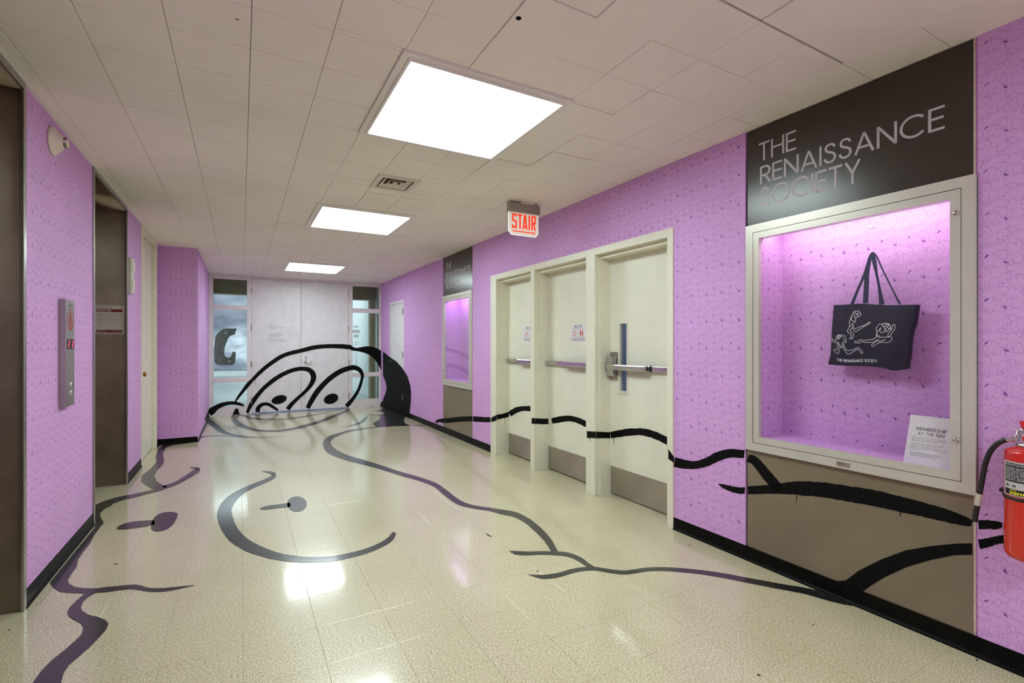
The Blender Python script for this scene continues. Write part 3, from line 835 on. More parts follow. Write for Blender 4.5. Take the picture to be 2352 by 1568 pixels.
# ---- fire doors
REC = .165
s_r0 = rs(1534.5); s_l0, s_l1 = rs(1348), rs(1368.5); s_m0, s_m1 = rs(1220.3), rs(1229); s_f = rs(1141)
zin = rz(1534.5, 545)
mullA = (s_l1, s_l0); mullB = (s_m1, s_m0)
ff = thing('trim_2', RW @ Vector((0, (fs0 + fs1) / 2, 0)), kind='structure')
mb = MB(RW); mb.bbox(-.012, REC + .05, fs0, s_r0, 0, FDT, .003); mb.build('frame_post', M['cream2'], ff)
mb = MB(RW); mb.bbox(-.012, REC + .05, mullA[0], mullA[1], 0, zin + .01, .003).box(.045, REC + .045, mullA[0] - .006, mullA[1] + .006, 0, zin); mb.build('frame_post', M['cream2'], ff)
mb = MB(RW); mb.bbox(-.012, REC + .05, mullB[0], mullB[1], 0, zin + .01, .003).box(.045, REC + .045, mullB[0] - .006, mullB[1] + .006, 0, zin); mb.build('frame_post', M['cream2'], ff)
mb = MB(RW); mb.bbox(-.012, REC + .05, s_f, fs1, 0, FDT, .003).box(.045, REC + .045, s_f - .006, s_f, 0, zin); mb.build('frame_post', M['cream2'], ff)
mb = MB(RW); mb.bbox(-.0118, REC + .05, s_r0, s_f, zin, FDT, .003).box(.045, REC + .045, s_r0, s_f, zin - .03, zin); mb.build('frame_head', M['cream2'], ff)
def bar_on(t, a, b, z, flip, latch):
    """touch-bar exit device between s=a..b (a nearer the camera)"""
    x = REC
    R = MB(RW).bbox(x - .032, x, a, b, z - .022, z + .022, .004); R.build('push_bar_rail', M['chrome'], t)
    L = b - a
    if flip: pa, pb = a + .02, a + L * .60
    else: pa, pb = a + L * .42, b - .03
    MB(RW).bbox(x - .072, x - .03, pa, pb, z - .024, z + .024, .008).build('push_pad', M['chrome'], t)
    MB(RW).bbox(x - .05, x - .002, b - .024, b + .006, z - .026, z + .026, .006).build('end_cap', M['alu'], t)
def fire_door(name, a, b, z, flip, kicktop):
    t = thing(name, RW @ Vector((REC, (a + b) / 2, 0)), kind='structure')
    return t
zk = rz(1403, 1068.7, REC)
zb = rz(1470, 845, REC - .03)
specs = [('door_4', s_r0, s_l1, True), ('door_5', s_l0, s_m1, False), ('door_6', s_m0, s_f, False)]
win = (rs(1441, REC), rs(1424, REC), rz(1430, 899, REC), rz(1430, 742, REC))
for nm, a, b, three in specs:
    t = thing(nm, RW @ Vector((REC, (a + b) / 2, 0)), kind='structure')
    a2, b2 = a + .003, b - .003
    if three:
        w0, w1, w2, w3 = win[0], win[1], win[2], win[3]
        mb = MB(RW); x0, x1 = REC, REC + .044
        mb.box(x0, x1, a2, w0, .012, zin - .004); mb.box(x0, x1, w1, b2, .012, zin - .004)
        mb.box(x0, x1, w0, w1, .012, w2); mb.box(x0, x1, w0, w1, w3, zin - .004)
        mb.build('door_leaf', M['cream'], t)
        MB(RW).box(x0 + .020, x0 + .026, w0, w1, w2, w3).build('vision_pane', M['glass3'], t)
        mb = MB(RW)
        g = .004
        mb.box(x0 - .006, x0 + .018, w0 - .012, w0 + g, w2 - .012, w3 + .012); mb.box(x0 - .006, x0 + .018, w1 - g, w1 + .012, w2 - .012, w3 + .012)
        mb.box(x0 - .006, x0 + .018, w0, w1, w2 - .012, w2 + g); mb.box(x0 - .006, x0 + .018, w0, w1, w3 - g, w3 + .012)
        mb.build('vision_frame', M['cream2'], t)
    else:
        MB(RW).bbox(REC, REC + .044, a2, b2, .012, zin - .004, .0015).build('door_leaf', M['cream'], t)
        MB(RW).box(REC + .046, REC + .05, a, b, 0, zin).build('door_gap', M['dark'], t)
    MB(RW).box(REC - .002, REC, a2 + .006, b2 - .006, .014, zk).build('kick_plate', M['kick'], t)
    if three:
        MB(RW).bbox(REC - .034, REC, a2, b2 + .004, zb - .024, zb + .02, .005).build('push_bar_rail', M['chrome'], t)
        pa, pb = rs(1483, REC - .07), b2 - .02
        MB(RW).bbox(REC - .075, REC - .034, pa, pb, zb - .027, zb + .021, .008).build('push_pad', M['chrome'], t)
        MB(RW).bbox(REC - .036, REC, pa - .03, pa - .004, zb - .026, zb + .022, .003).build('pad_stop', M['blackp'], t)
        l0, l1 = rs(1419.5, REC), b2
        MB(RW).box(REC - .003, REC, l0, l1, rz(1410, 872.5, REC), rz(1410, 808, REC)).build('latch_plate', M['kick'], t)
        MB(RW).bbox(REC - .06, REC - .002, l0 + .006, l1 - .004, zb - .085, zb + .085, .012).build('latch_case', M['chrome'], t)
        MB(RW).bbox(REC - .07, REC - .0, b2 - .012, b2 + .004, zb - .032, zb + .032, .003).build('strike', M['chrome'], t)
        MB(RW).box(REC - .001, REC, w0 - .03, w1 + .03, w2 - .028, w2 - .0255).build('scratch', M['kick'], t)
    else:
        bar_on(t, a2, b2, zb - .0, True, False)
# stairwell behind the vision panel
ws = thing('wall_stair', RW @ Vector((1, 3, 0)), kind='structure')
MB(RW).box(1.5, 1.56, 1.9, 4.6, 0, 3).build('stair_wall', M['stair_wall'], ws)
MB(RW).box(.32, 1.5, 4.56, 4.6, 0, 3).box(.32, 1.5, 1.9, 1.94, 0, 3).box(.3, 1.56, 1.9, 4.6, 3, 3.05).box(.32, 1.56, 1.9, 4.6, -.05, -.0).build('stair_enclosure', M['gallery_wall'], ws)
l = bpy.data.lights.new('stair_light', 'AREA'); l.energy = 14; l.size = .6; l.color = (.55, .7, 1)
o = bpy.data.objects.new('stair_light', l); col.objects.link(o); o.parent = ws; o.location = (RW @ Vector((.9, 3.3, 2.95))) - ws.location

# ---- FIRE DOOR stickers
def fire_sign(xa, xb, ytop, ybot, label):
    """xa..xb pixel span on a door, top/bottom pixel rows measured at xa"""
    A = on_r(xa, ybot, REC - .0012); B = on_r(xb, ybot, REC - .0012); top_ = rz(xa, ytop, REC - .0012)
    s0, s1, z0, z1 = A.y, B.y, A.z, top_
    t = thing('fire_door_sign', RW @ Vector((REC, (s0 + s1) / 2, z0)), label, 'sign', 'fire door stickers')
    MB(RW).box(REC - .0012, REC, s1, s0, z0, z1).build('sheet', M['paper'], t)
    X = REC - .0018
    pl = lambda u, v: (X, s0 + (s1 - s0) * u, z0 + (z1 - z0) * v)
    def sub(u0, u1, v0, v1): return lambda u, v: pl(u0 + (u1 - u0) * u, v0 + (v1 - v0) * v)
    mb = MB(RW); font_mesh(mb, 'FIRE DOOR', sub(.24, .77, .80, .94), .012); font_mesh(mb, 'PLEASE KEEP DOOR CLOSED', sub(.07, .94, .07, .17), .012)
    font_mesh(mb, 'BY ORDER OF THE FIRE DEPT', sub(.22, .82, .02, .05))
    for (u0, u1, v0, v1) in ((.06, .95, .75, .765), (.06, .95, .225, .24), (.495, .505, .24, .75)):
        mb.quad(pl(u0, v0), pl(u1, v0), pl(u1, v1), pl(u0, v1))
    mb.build('black_print', M['ink'], t)
    mb = MB(RW)
    for r_ in range(4):
        v0 = .34 + r_ * .09; pts = [(.14 + k * .025, v0 + .03 * math.sin(k * math.pi / 2 + .4), .02) for k in range(11)]
        stroke_mesh(mb, lambda u, v: pl(u, v), pts, 3, 0)
    mb.build('smoke_symbol', M['red_ink'], t)
    for cx_ in (.67, .80):
        mb = MB(RW)
        mb.poly([pl(*p_) for p_ in ell(cx_, .66, .025, .032, 0, 12)])
        wd_ = .055 if cx_ < .7 else .042
        mb.poly([pl(cx_ - wd_ * .5, .62), pl(cx_ - wd_, .42), pl(cx_ - .025, .40), pl(cx_ - .025, .28), pl(cx_ + .025, .28), pl(cx_ + .025, .40), pl(cx_ + wd_, .42), pl(cx_ + wd_ * .5, .62)])
        mb.build('figure_symbol', M['red_ink'], t)
fire_sign(1310.5, 1345.5, 745, 784, 'white FIRE DOOR sticker on the middle cream door')
fire_sign(1200.5, 1234, 749, 784, 'white FIRE DOOR sticker on the farthest cream door, partly hidden by the post')

# ---- display cases with sign and lower panels
def display_case(a, b, z0, z1, fr_o, fr_i, label, lit, first):
    """a..b local s range (a nearer camera), z0..z1 outer heights"""
    t = thing('display_case', RW @ Vector((0, (a + b) / 2, z0)), label, 'display case')
    F = .016
    mb = MB(RW)                                   # outer frame, mitred
    def ring(mb, a, b, z0, z1, w_, x0, x1, wr_=None):
        wr_ = wr_ or w_
        O = [(a, z0), (b, z0), (b, z1), (a, z1)]; I = [(a + wr_, z0 + w_), (b - w_, z0 + w_), (b - w_, z1 - w_), (a + wr_, z1 - w_)]
        for i in range(4):
            j = (i + 1) % 4
            q = [O[i], O[j], I[j], I[i]]
            mb._add([(x0, p_[0], p_[1]) for p_ in q] + [(x1, p_[0], p_[1]) for p_ in q], [(0, 1, 2, 3), (7, 6, 5, 4), (0, 4, 5, 1), (1, 5, 6, 2), (2, 6, 7, 3), (3, 7, 4, 0)])
    ring(mb, a, b, z0, z1, fr_o, -F, .03); mb.build('outer_frame', M['alu'], t)
    g = .003
    a2, b2, y0, y1 = a + fr_o + g, b - fr_o - g, z0 + fr_o + g, z1 - fr_o - g
    mb = MB(RW); ring(mb, a2, b2, y0, y1, fr_i, -F + .001, .012, fr_i); mb.build('door_frame', M['alu'], t)
    ia, ib, iz0, iz1 = a2 + fr_i, b2 - fr_i, y0 + fr_i, y1 - fr_i
    MB(RW).box(-.006, -.001, ia - .004, ib + .004, iz0 - .004, iz1 + .004).build('glass_pane', M['glass'], t)
    D = .245
    MB(RW).box(D, D + .02, ia - .03, ib + .03, iz0 - .02, iz1 + .06).build('back_panel', M['wallpaper'], t)
    mb = MB(RW); mb.box(.012, D, ia - .03, ia - .012, iz0 - .02, iz1 + .06); mb.build('side_panel', M['wallpaper'], t)
    mb = MB(RW); mb.box(.012, D, ib + .012, ib + .03, iz0 - .02, iz1 + .06); mb.build('side_panel', M['wallpaper'], t)
    MB(RW).box(.012, D, ia - .012, ib + .012, iz0 - .02, iz0 - .004).build('case_floor', M['wallpaper'], t)
    MB(RW).box(.012, D, ia - .012, ib + .012, iz1 + .06, iz1 + .08).box(.012, .05, ia - .012, ib + .012, iz1 + .004, iz1 + .06).build('case_top', M['white_frame'], t)
    MB(RW).bbox(.075, .105, ia + .03, ib - .03, iz1 + .035, iz1 + .058, .006).build('light_tube', M[lit], t)
    for zz in (iz0 + (iz1 - iz0) * .115, iz0 + (iz1 - iz0) * .945):
        if first:
            sy = a2 + fr_i * .45
            MB(RW).lathe([(.011, 0), (.011, .004), (.008, .006), (0, .006)], (-F, sy, zz), 'x', 20, -1).box(-F - .0068, -F - .0055, sy - .005, sy + .005, zz - .0012, zz + .0012).build('lock', M['chrome'], t)
        else:
            MB(RW).lathe([(.008, 0), (.008, .004), (0, .005)], (-F, b2 - fr_i * .5, zz), 'x', 12, -1).build('lock', M['blackp'], t)
    # hinge line on the side away from the lock
    mb = MB(RW); hs = (b - fr_o - .0015) if first else (a + fr_o + .0015)
    n_ = 60
    for k in range(n_):
        q0 = y0 + (y1 - y0) * k / n_; q1 = y0 + (y1 - y0) * (k + .72) / n_
        mb.box(-F - .0012, -F + .004, hs - .0022, hs + .0022, q0, q1)
    mb.build('piano_hinge', M['kick'], t)
    MB(RW).box(-.004, .012, a + fr_o, b - fr_o, z0 + fr_o, y0).box(-.004, .012, a2 - g, a2, y0, y1).box(-.004, .012, b2, b2 + g, y0, y1).box(-.004, .012, a2, b2, y1, y1 + g).build('shadow_gap', M['dark'], t)
    return t, (ia, ib, iz0, iz1)
A1, B1 = rs(2244.5), rs(1716)
Z0_1, Z1_1 = rz(1716, 1030), rz(1716, 521)
case1, in1 = display_case(A1, B1, Z0_1, Z1_1, .047, .037, 'large aluminium-framed glass display case holding the navy tote bag', 'led_tube', True)
A2, B2 = rs(1085), rs(1018)
Z0_2, Z1_2 = rz(1085, 895.5), rz(1085, 665.5)
case2, in2 = display_case(A2, B2, Z0_2, Z1_2, .047, .037, 'empty violet-lit glass display case farther down the wall beside the white closet door', 'led_tube2', False)
MB(RW).box(-.0185, -.016, rs(1956), rs(1926), Z0_1 + .012, Z0_1 + .034).build('maker_plate', M['kick'], case1)
mb = MB(RW); pl_ = qplace((-.0188, rs(1928), Z0_1 + .021), (-.0188, rs(1943), Z0_1 + .021), (-.0188, rs(1928), Z0_1 + .032)); font_mesh(mb, 'Poblocki', pl_); mb.build('plate_lettering', M['ink'], case1)
# small print taped at the back of case 2
a = on_r(1041, 774, .243); b = on_r(1051.5, 791, .243)
MB(RW).box(.242, .245, a.y, b.y, b.z, a.z).build('outlet_cover', M['wallpaper'], case2)

def sign_panel(a, b, z0, lines, label):
    t = thing('sign_panel', RW @ Vector((0, (a + b) / 2, z0)), label, 'sign')
    MB(RW).bbox(.004, .024, a, b, z0, CZ - .003, .0015).build('board', M['sign_lam'], t)
    for text, xa, xb, xr, yt, yb in lines:
        s0, s1 = rs(xa), rs(xb); zb_, zt_ = rz(xr, yb), rz(xr, yt)
        mb = MB(RW)
        glyph_mesh(mb, text, lambda u, v: (.0036, s0 + (s1 - s0) * u, zb_ + (zt_ - zb_) * v), th=.105, gap=.095)
        mb.build('lettering', M['letter'], t)
    return t
PA1, PB1 = rs(2234), rs(1716)
sign_panel(PA1, PB1, Z1_1 + .001, [('THE', 1742, 1827.6, 1827.6, 297.3, 341.7), ('RENAISSANCE', 1745, 2169, 2168, 239.8, 294.3), ('SOCIETY', 1745, 1976, 1748, 431.5, 476)],
           'large dark brown THE RENAISSANCE SOCIETY sign board above the tote bag case')
sign_panel(A2 + .005, B2 - .002, Z1_2 + .001, [('THE', 1023.1, 1036.6, 1036.4, 600.5, 616.5), ('RENAISSANCE', 1023.1, 1079.5, 1023.1, 626.9, 642.3), ('SOCIETY', 1023.1, 1056.5, 1023.1, 649.6, 664.6)],
           'distant dark brown THE RENAISSANCE SOCIETY sign board above the empty case')
MB(RW).bbox(.004, .024, PA1, PB1, .03, Z0_1 - .001, .0015).build('wall_panel', M['laminate'], label='grey-brown laminate panel under the tote bag case, crossed by two black painted strokes', cat='panel')
MB(RW).bbox(.004, .024, A2 + .004, B2 - .002, .03, Z0_2 - .001, .0015).build('wall_panel', M['laminate'], label='grey-brown laminate panel under the empty far case', cat='panel')
MB(RW).box(.005, .03, PA1 - .009, PA1 - .001, 0, Z0_1).box(.005, .03, PA1 - .009, PA1 - .001, Z1_1, CZ).build('trim_3', M['wood'], kind='structure')
MB(RW).box(.008, .03, c1a, PA1 - .009, 0, Z0_1).box(.008, .03, c1a, PA1 - .009, Z1_1, CZ).build('wall_reveal', M['wallpaper'], wr)

# ---- ceiling lights
for i, (x0, x1, y0, y1) in enumerate(fix):
    lab = ['largest square ceiling light, nearest the camera', 'second square ceiling light, just beyond the air vent', 'farthest square ceiling light, in front of the white double doors', None, None, None][i]
    if lab: t = thing('ceiling_light', ((x0 + x1) / 2, (y0 + y1) / 2, CZ), lab, 'ceiling light', 'square ceiling lights')
    else:
        t = thing('unseen_fixture', ((x0 + x1) / 2 - cl.location.x, (y0 + y1) / 2 - cl.location.y, 0)); t.parent = cl  # unseen, behind the camera; the farther ones are added for bounce light
    m_ = .048; lx_0, lx_1, ly_0, ly_1 = x0 + m_, x1 - m_, y0 + m_, y1 - m_
    mb = MB(); zA, zB = CZ - .012, CZ + .018
    mb.box(x0, x1, y0, ly_0, zA, zB).box(x0, x1, ly_1, y1, zA, zB).box(x0, lx_0, ly_0, ly_1, zA, zB).box(lx_1, x1, ly_0, ly_1, zA, zB)
    mb.build('frame', M['white_frame'], t)
    mb = MB(); zA = CZ - .020
    r = .014
    mb.box(lx_0 - r, lx_1 + r, ly_0 - r, ly_0, zA, CZ - .012).box(lx_0 - r, lx_1 + r, ly_1, ly_1 + r, zA, CZ - .012).box(lx_0 - r, lx_0, ly_0, ly_1, zA, CZ - .012).box(lx_1, lx_1 + r, ly_0, ly_1, zA, CZ - .012)
    mb.build('lens_bezel', M['white_frame'], t)
    MB().box(lx_0, lx_1, ly_0, ly_1, CZ - .010, CZ - .004).build('lens', M['lens'], t)

# ---- air vent
x0, x1, y0, y1 = vent
t = thing('ceiling_vent', ((x0 + x1) / 2, (y0 + y1) / 2, CZ), 'small square stepped air vent in the ceiling', 'vent')
mb = MB(); f_ = .042; zA = CZ - .008
mb.box(x0, x1, y0, y0 + f_, zA, CZ + .018).box(x0, x1, y1 - f_, y1, zA, CZ + .018).box(x0, x0 + f_, y0 + f_, y1 - f_, zA, CZ + .018).box(x1 - f_, x1, y0 + f_, y1 - f_, zA, CZ + .018)
mb.build('frame', M['plastic_w'], t)
MB().box(x0 + .01, x1 - .01, y0 + .01, y1 - .01, CZ + .03, CZ + .034).build('throat', M['dark'], t)
for k, (m1, m2, za, zb_) in enumerate(((.058, .088, -.006, .012), (.100, .122, -.008, .008))):
    mb = MB(); O = (x0 + m1, x1 - m1, y0 + m1, y1 - m1); I = (x0 + m2, x1 - m2, y0 + m2, y1 - m2)
    ov = [(O[0], O[2]), (O[1], O[2]), (O[1], O[3]), (O[0], O[3])]; iv = [(I[0], I[2]), (I[1], I[2]), (I[1], I[3]), (I[0], I[3])]
    for i in range(4):
        j = (i + 1) % 4
        mb._add([(*ov[i], CZ + za), (*ov[j], CZ + za), (*iv[j], CZ + zb_), (*iv[i], CZ + zb_), (*ov[i], CZ + za + .002), (*ov[j], CZ + za + .002), (*iv[j], CZ + zb_ + .002), (*iv[i], CZ + zb_ + .002)],
                [(0, 1, 2, 3), (7, 6, 5, 4), (0, 4, 5, 1), (2, 6, 7, 3)])
    mb.build('louvre', M['plastic_w'], t)
MB().bbox((x0 + x1) / 2 - .018, (x0 + x1) / 2 + .018, (y0 + y1) / 2 - .018, (y0 + y1) / 2 + .018, CZ - .002, CZ + .006, .002).build('centre_plate', M['plastic_w'], t)

# ---- STAIR sign
sx0, sx1, sy0, sy1 = 2.14, 2.471, 3.893, 3.950
t = thing('stair_sign', ((sx0 + sx1) / 2, sy0, CZ), 'red and white lit STAIR sign with arrow hanging from the ceiling', 'sign')
MB().bbox(sx0, sx1, sy0, sy1, 2.556, 2.640, .003).build('housing', M['steel_edge'], t)
MB().box(sx0 + .12, sx1 - .07, sy0 - .01, sy1 - .005, 2.638, CZ - .001).build('canopy', M['plastic_w'], t)
pyy = (sy0 + sy1) / 2 - .004
a0, a1, pz0, pz1 = sx0 + .006, sx1 - .008, 2.350, 2.558
ch = .03
out = [(a0, pz1), (a0, pz0 + ch), (a0 + ch, pz0), (a1 - ch, pz0), (a1, pz0 + ch), (a1, pz1)]
MB().slab([(x, pyy, z) for x, z in out], (0, .006, 0)).build('acrylic_panel', M['acrylic'], t)
mb = MB()
for i in range(len(out) - 1):
    (xa, za), (xb, zb_) = out[i], out[i + 1]
    mb.tube([(xa, pyy + .003, za), (xb, pyy + .003, zb_)], .0034, 6)
mb.build('lit_edge', M['acrylic_edge'], t)
mb = MB()
ux0, ux1, uz0, uz1 = a0 + .036, a1 - .028, pz0 + .058, pz1 - .012
SG = {'S': [[(.86, .80), (.86, .93), (.14, .93), (.14, .55), (.86, .49), (.86, .07), (.14, .07), (.14, .25)]],
      'T': [[(0, .93), (1, .93)], [(.5, .93), (.5, 0)]], 'A': [[(.12, 0), (.42, 1)], [(.88, 0), (.58, 1)], [(.2, .2), (.8, .2)]],
      'I': [[(.5, 0), (.5, 1)]], 'R': [[(.14, 0), (.14, 1)], [(.14, .93), (.86, .93), (.86, .5), (.14, .5)], [(.5, .5), (.9, 0)]]}
cells = [('S', .0, .185), ('T', .235, .42), ('A', .45, .63), ('I', .66, .79), ('R', .82, 1.0)]
for chh, u0, u1 in cells:
    for pl in SG[chh]:
        pts = [((u0 + (u1 - u0) * a) * (ux1 - ux0), b * (uz1 - uz0), .0165) for a, b in pl]
        rb = ribbon(pts, 0)
        # square corners: extend each leg by half the width
        for i in range(len(pts) - 1):
            (xa, za, w_), (xb, zb_, _) = pts[i], pts[i + 1]
            l_ = math.hypot(xb - xa, zb_ - za); dx_, dz_ = (xb - xa) / l_, (zb_ - za) / l_
            ea = w_ / 2 if i > 0 else 0; eb = w_ / 2 if i < len(pts) - 2 else 0
            xa2, za2, xb2, zb2 = xa - dx_ * ea, za - dz_ * ea, xb + dx_ * eb, zb_ + dz_ * eb
            h = w_ / 2
            mb._add([(ux0 + xa2 - dz_ * h, pyy - .0012 - .0001 * i, uz0 + za2 + dx_ * h), (ux0 + xb2 - dz_ * h, pyy - .0012 - .0001 * i, uz0 + zb2 + dx_ * h),
                     (ux0 + xb2 + dz_ * h, pyy - .0012 - .0001 * i, uz0 + zb2 - dx_ * h), (ux0 + xa2 + dz_ * h, pyy - .0012 - .0001 * i, uz0 + za2 - dx_ * h)], [(0, 1, 2, 3)])
mb.build('lettering', M['exit_red'], t)
az = pz0 + .034
MB().poly([(ux0, pyy - .0012, az - .005), (ux1 - .022, pyy - .0012, az - .005), (ux1 - .022, pyy - .0012, az - .012), (ux1, pyy - .0012, az), (ux1 - .022, pyy - .0012, az + .012), (ux1 - .022, pyy - .0012, az + .005), (ux0, pyy - .0012, az + .005)]).build('arrow', M['exit_red'], t)

# ---- smoke detector on left wall
cy_, cz_ = 3.757, 2.512
t = thing('smoke_detector', (XL, cy_, cz_), 'round ivory smoke detector high on the purple wall between the elevators', 'smoke detector')
MB().lathe([(.076, 0), (.080, .004), (.080, .010), (.074, .014), (.058, .032), (.054, .034)], (XL, cy_, cz_), 'x', 32).build('base', M['plastic_w'], t)
MB().lathe([(.054, .033), (.050, .040), (.030, .056), (.026, .070), (.016, .077), (0, .078)], (XL, cy_, cz_), 'x', 32).build('sensor_dome', M['plastic_w'], t)
mb = MB()
for k in range(4):
    for hx, rr in ((.0605, .0295), (.067, .0277)):
        seg = [(XL + hx, cy_ + rr * math.cos(a_), cz_ + rr * math.sin(a_)) for a_ in [math.radians(k * 90 + 12 + q * 11) for q in range(7)]]
        mb.tube(seg, .0022, 5)
mb.build('vent_slots', M['dark'], t)

# ---- elevator call panel
y0c, y1c = 3.881, 4.059; X1 = XL + .033; z0c, z1c = .956, 1.611
t = thing('elevator_call_panel', (XL, (y0c + y1c) / 2, z0c), 'tall narrow stainless elevator call panel with red digits and two round buttons', 'call panel')
MB().bbox(XL, X1, y0c, y1c, z0c, z1c, .002).build('housing', M['steel_edge'], t)
def cp(px_, py_): return on_x(px_, py_, X1 + .001)
yy = lambda u: y0c + (y1c - y0c) * u
zz_ = lambda v: z0c + (z1c - z0c) * v
for u in (.2, .62):
    MB().box(X1, X1 + .002, yy(u - .02), yy(u + .30), zz_(.535), zz_(.63)).build('display', M['blackp'], t)
for u in (.33, .76):
    mb = MB(); c = yy(u)
    for (dy, dz, w_, h_) in ((0, .018, .016, .004), (0, 0, .016, .004), (0, -.018, .016, .004), (.009, .009, .004, .018), (-.009, -.009, .004, .018)):
        mb.box(X1 + .002, X1 + .003, c + dy - w_ / 2, c + dy + w_ / 2, zz_(.583) + dz - h_ / 2, zz_(.583) + dz + h_ / 2)
    mb.build('digit', M['led'], t)
for v in (.20, .125):
    MB().lathe([(.016, 0), (.016, .004), (.012, .008), (0, .009)], (X1, yy(.52), zz_(v)), 'x', 20).build('call_button', M['chrome'], t)
X = X1 + .0008
mb = MB(); pp = lambda u, v: (X, yy(u), zz_(v))
for pts in ([(.53, .925, .03), (.44, .86, .05), (.42, .80, .05), (.5, .75, .05)], [(.53, .925, .03), (.62, .86, .05), (.64, .80, .05), (.56, .75, .05)],
            [(.26, .875, .03), (.2, .82, .06), (.27, .76, .06), (.5, .715, .04)], [(.82, .875, .03), (.88, .82, .06), (.8, .76, .06), (.55, .715, .04)], [(.52, .86, .035), (.53, .72, .035)]):
    stroke_mesh(mb, lambda a, b: pp(a, b / 3.0), [(a, b * 3, w_) for a, b, w_ in pts], 5, 0)
mb.build('fire_emblem', M['red_ink'], t)
mb = MB()
font_mesh(mb, 'Call for', lambda u, v: pp(.40 + .3 * u, .955 + .011 * v)); font_mesh(mb, 'Information Desk', lambda u, v: pp(.24 + .62 * u, .938 + .012 * v)); font_mesh(mb, 'only', lambda u, v: pp(.44 + .22 * u, .687 + .01 * v))
mb.build('lettering', M['ink'], t)

# ---- hall lantern
t = thing('hall_lantern', (XL, 5.98, 1.84), 'slim stainless elevator lantern on the wall between the far elevator and the cream door', 'indicator')
MB().bbox(XL, XL + .033, 5.907, 6.063, 1.835, 2.179, .004).build('housing', M['alu'], t)
for z0_, z1_ in ((2.05, 2.15), (1.88, 1.97)):
    MB().bbox(XL + .033, XL + .040, 5.94, 6.04, z0_, z1_, .003).build('lens', M['plastic_w'], t)

# ---- elevators notice on far jamb
YJ = gY1 - .0135
a = on_y(219.0, 766, YJ); b = on_y(285.5, 769, YJ); c = on_y(219.0, 700, YJ)
x0, x1, z0_, z1_ = a.x, b.x, a.z, c.z
t = thing('elevator_notice', ((x0 + x1) / 2, YJ, z0_), 'white ELEVATORS notice with dark red bands on the steel jamb', 'notice')
MB().box(x0, x1, YJ, YJ + .0014, z0_, z1_).build('sheet', plain('grey_paper', (196, 186, 178), .5, var=.01), t)
pl = lambda u, v: (x0 + (x1 - x0) * u, YJ - .0006, z0_ + (z1_ - z0_) * v)
for v0, v1 in ((.77, .865), (.04, .135)): MB().quad(pl(.035, v0), pl(.935, v0), pl(.935, v1), pl(.035, v1)).build('red_band', M['maroon'], t)
pl2 = lambda u, v: (x0 + (x1 - x0) * u, YJ - .0012, z0_ + (z1_ - z0_) * v)
mb = MB(); font_mesh(mb, 'ELEVATORS', lambda u, v: pl2(.07 + .47 * u, .795 + .05 * v), .02)
mb.poly([pl2(*p_) for p_ in ell(.1, .088, .022, .022, 0, 12)]); font_mesh(mb, 'UChicago', lambda u, v: pl2(.15 + .22 * u, .072 + .03 * v)); font_mesh(mb, 'goforward.uchicago.edu', lambda u, v: pl2(.58 + .34 * u, .075 + .028 * v))
mb.build('white_lettering', M['white_ink'], t)
mb = MB(); font_mesh(mb, 'UChicago', lambda u, v: pl2(.08 + .27 * u, .905 + .035 * v), .02); font_mesh(mb, 'FORWARD', lambda u, v: pl2(.37 + .2 * u, .905 + .03 * v))
mb.build('heading', M['ink'], t)
mb = MB()
for v, n_ in ((.64, 3), (.50, 3), (.375, 1)):
    mb.poly([pl2(*p_) for p_ in ell(.175, v, .045, .04, 0, 14)])
    for k in range(n_):
        e_ = .82 - .18 * (k == n_ - 1 and n_ > 1)
        vv = v + .035 - k * .035 if n_ > 1 else v
        mb.quad(pl2(.26, vv - .006), pl2(e_, vv - .006), pl2(e_, vv + .006), pl2(.26, vv + .006))
mb.build('notice_lines', M['inkpale'], t)

# ---- tote bag, pin, card
TB = .16
bagc = lambda pts: tr(4.9, 1880, 560, pts)
def smx(rows, v, k):
    for i in range(len(rows) - 1):
        if rows[i][0] <= v <= rows[i + 1][0]:
            f = (v - rows[i][0]) / (rows[i + 1][0] - rows[i][0]); return rows[i][k] * (1 - f) + rows[i + 1][k] * f
    return rows[-1][k]
rows = [(0, 182, 688, 1125, 683), (.12, 176, 775, 1112, 770), (.3, 165, 910, 1092, 905), (.42, 160, 1000, 1058, 985), (.6, 156, 1130, 1040, 1120), (.8, 150, 1245, 1028, 1270), (.93, 128, 1325, 1008, 1370), (1, 118, 1357, 1016, 1408)]
sag = lambda u: 22 * math.sin(math.pi * min(1, max(0, u))) * 1.0
def bagpx(u, v):
    xl, yl, xr, yr = (smx(rows, v, k) for k in (1, 2, 3, 4))
    x = xl + (xr - xl) * u; y = yl + (yr - yl) * u
    if v > .85:
        y += (v - .85) / .15 * (22 * math.exp(-((u - .83) / .09) ** 2) + 6 * math.sin(u * 9) - 4)
    if v < .15: y += (1 - v / .15) * (-14 * math.exp(-((u - .33) / .16) ** 2) + 5 * math.exp(-((u - .7) / .2) ** 2))
    return 1880 + x / 4.9, 560 + y / 4.9
def bulge(u, v):
    return (.010 + .026 * math.sin(math.pi * min(1, max(0, v * .95 + .03))) * math.sin(math.pi * min(1, max(0, u))) ** .6
            + .006 * math.sin(7 * u + 3 * v) * v + .014 * v * math.sin(math.pi * min(1, max(0, u))))
t = thing('tote_bag', RW @ Vector((TB, rs(2005, TB), rz(2005, 845, TB))), 'navy canvas tote bag with white line figures hanging in the lit display case', 'bag')
mb = MB(RW); nu, nv = 36, 26
F = []; K = []
for j in range(nv + 1):
    for i in range(nu + 1):
        u, v = i / nu, j / nv
        q = on_r(*bagpx(u, v), TB)
        F.append((TB - bulge(u, v), q.y, q.z)); K.append((TB + .022 + .3 * bulge(u, v) * (u * (1 - u) * 4), q.y, q.z))
n1 = (nu + 1) * (nv + 1)
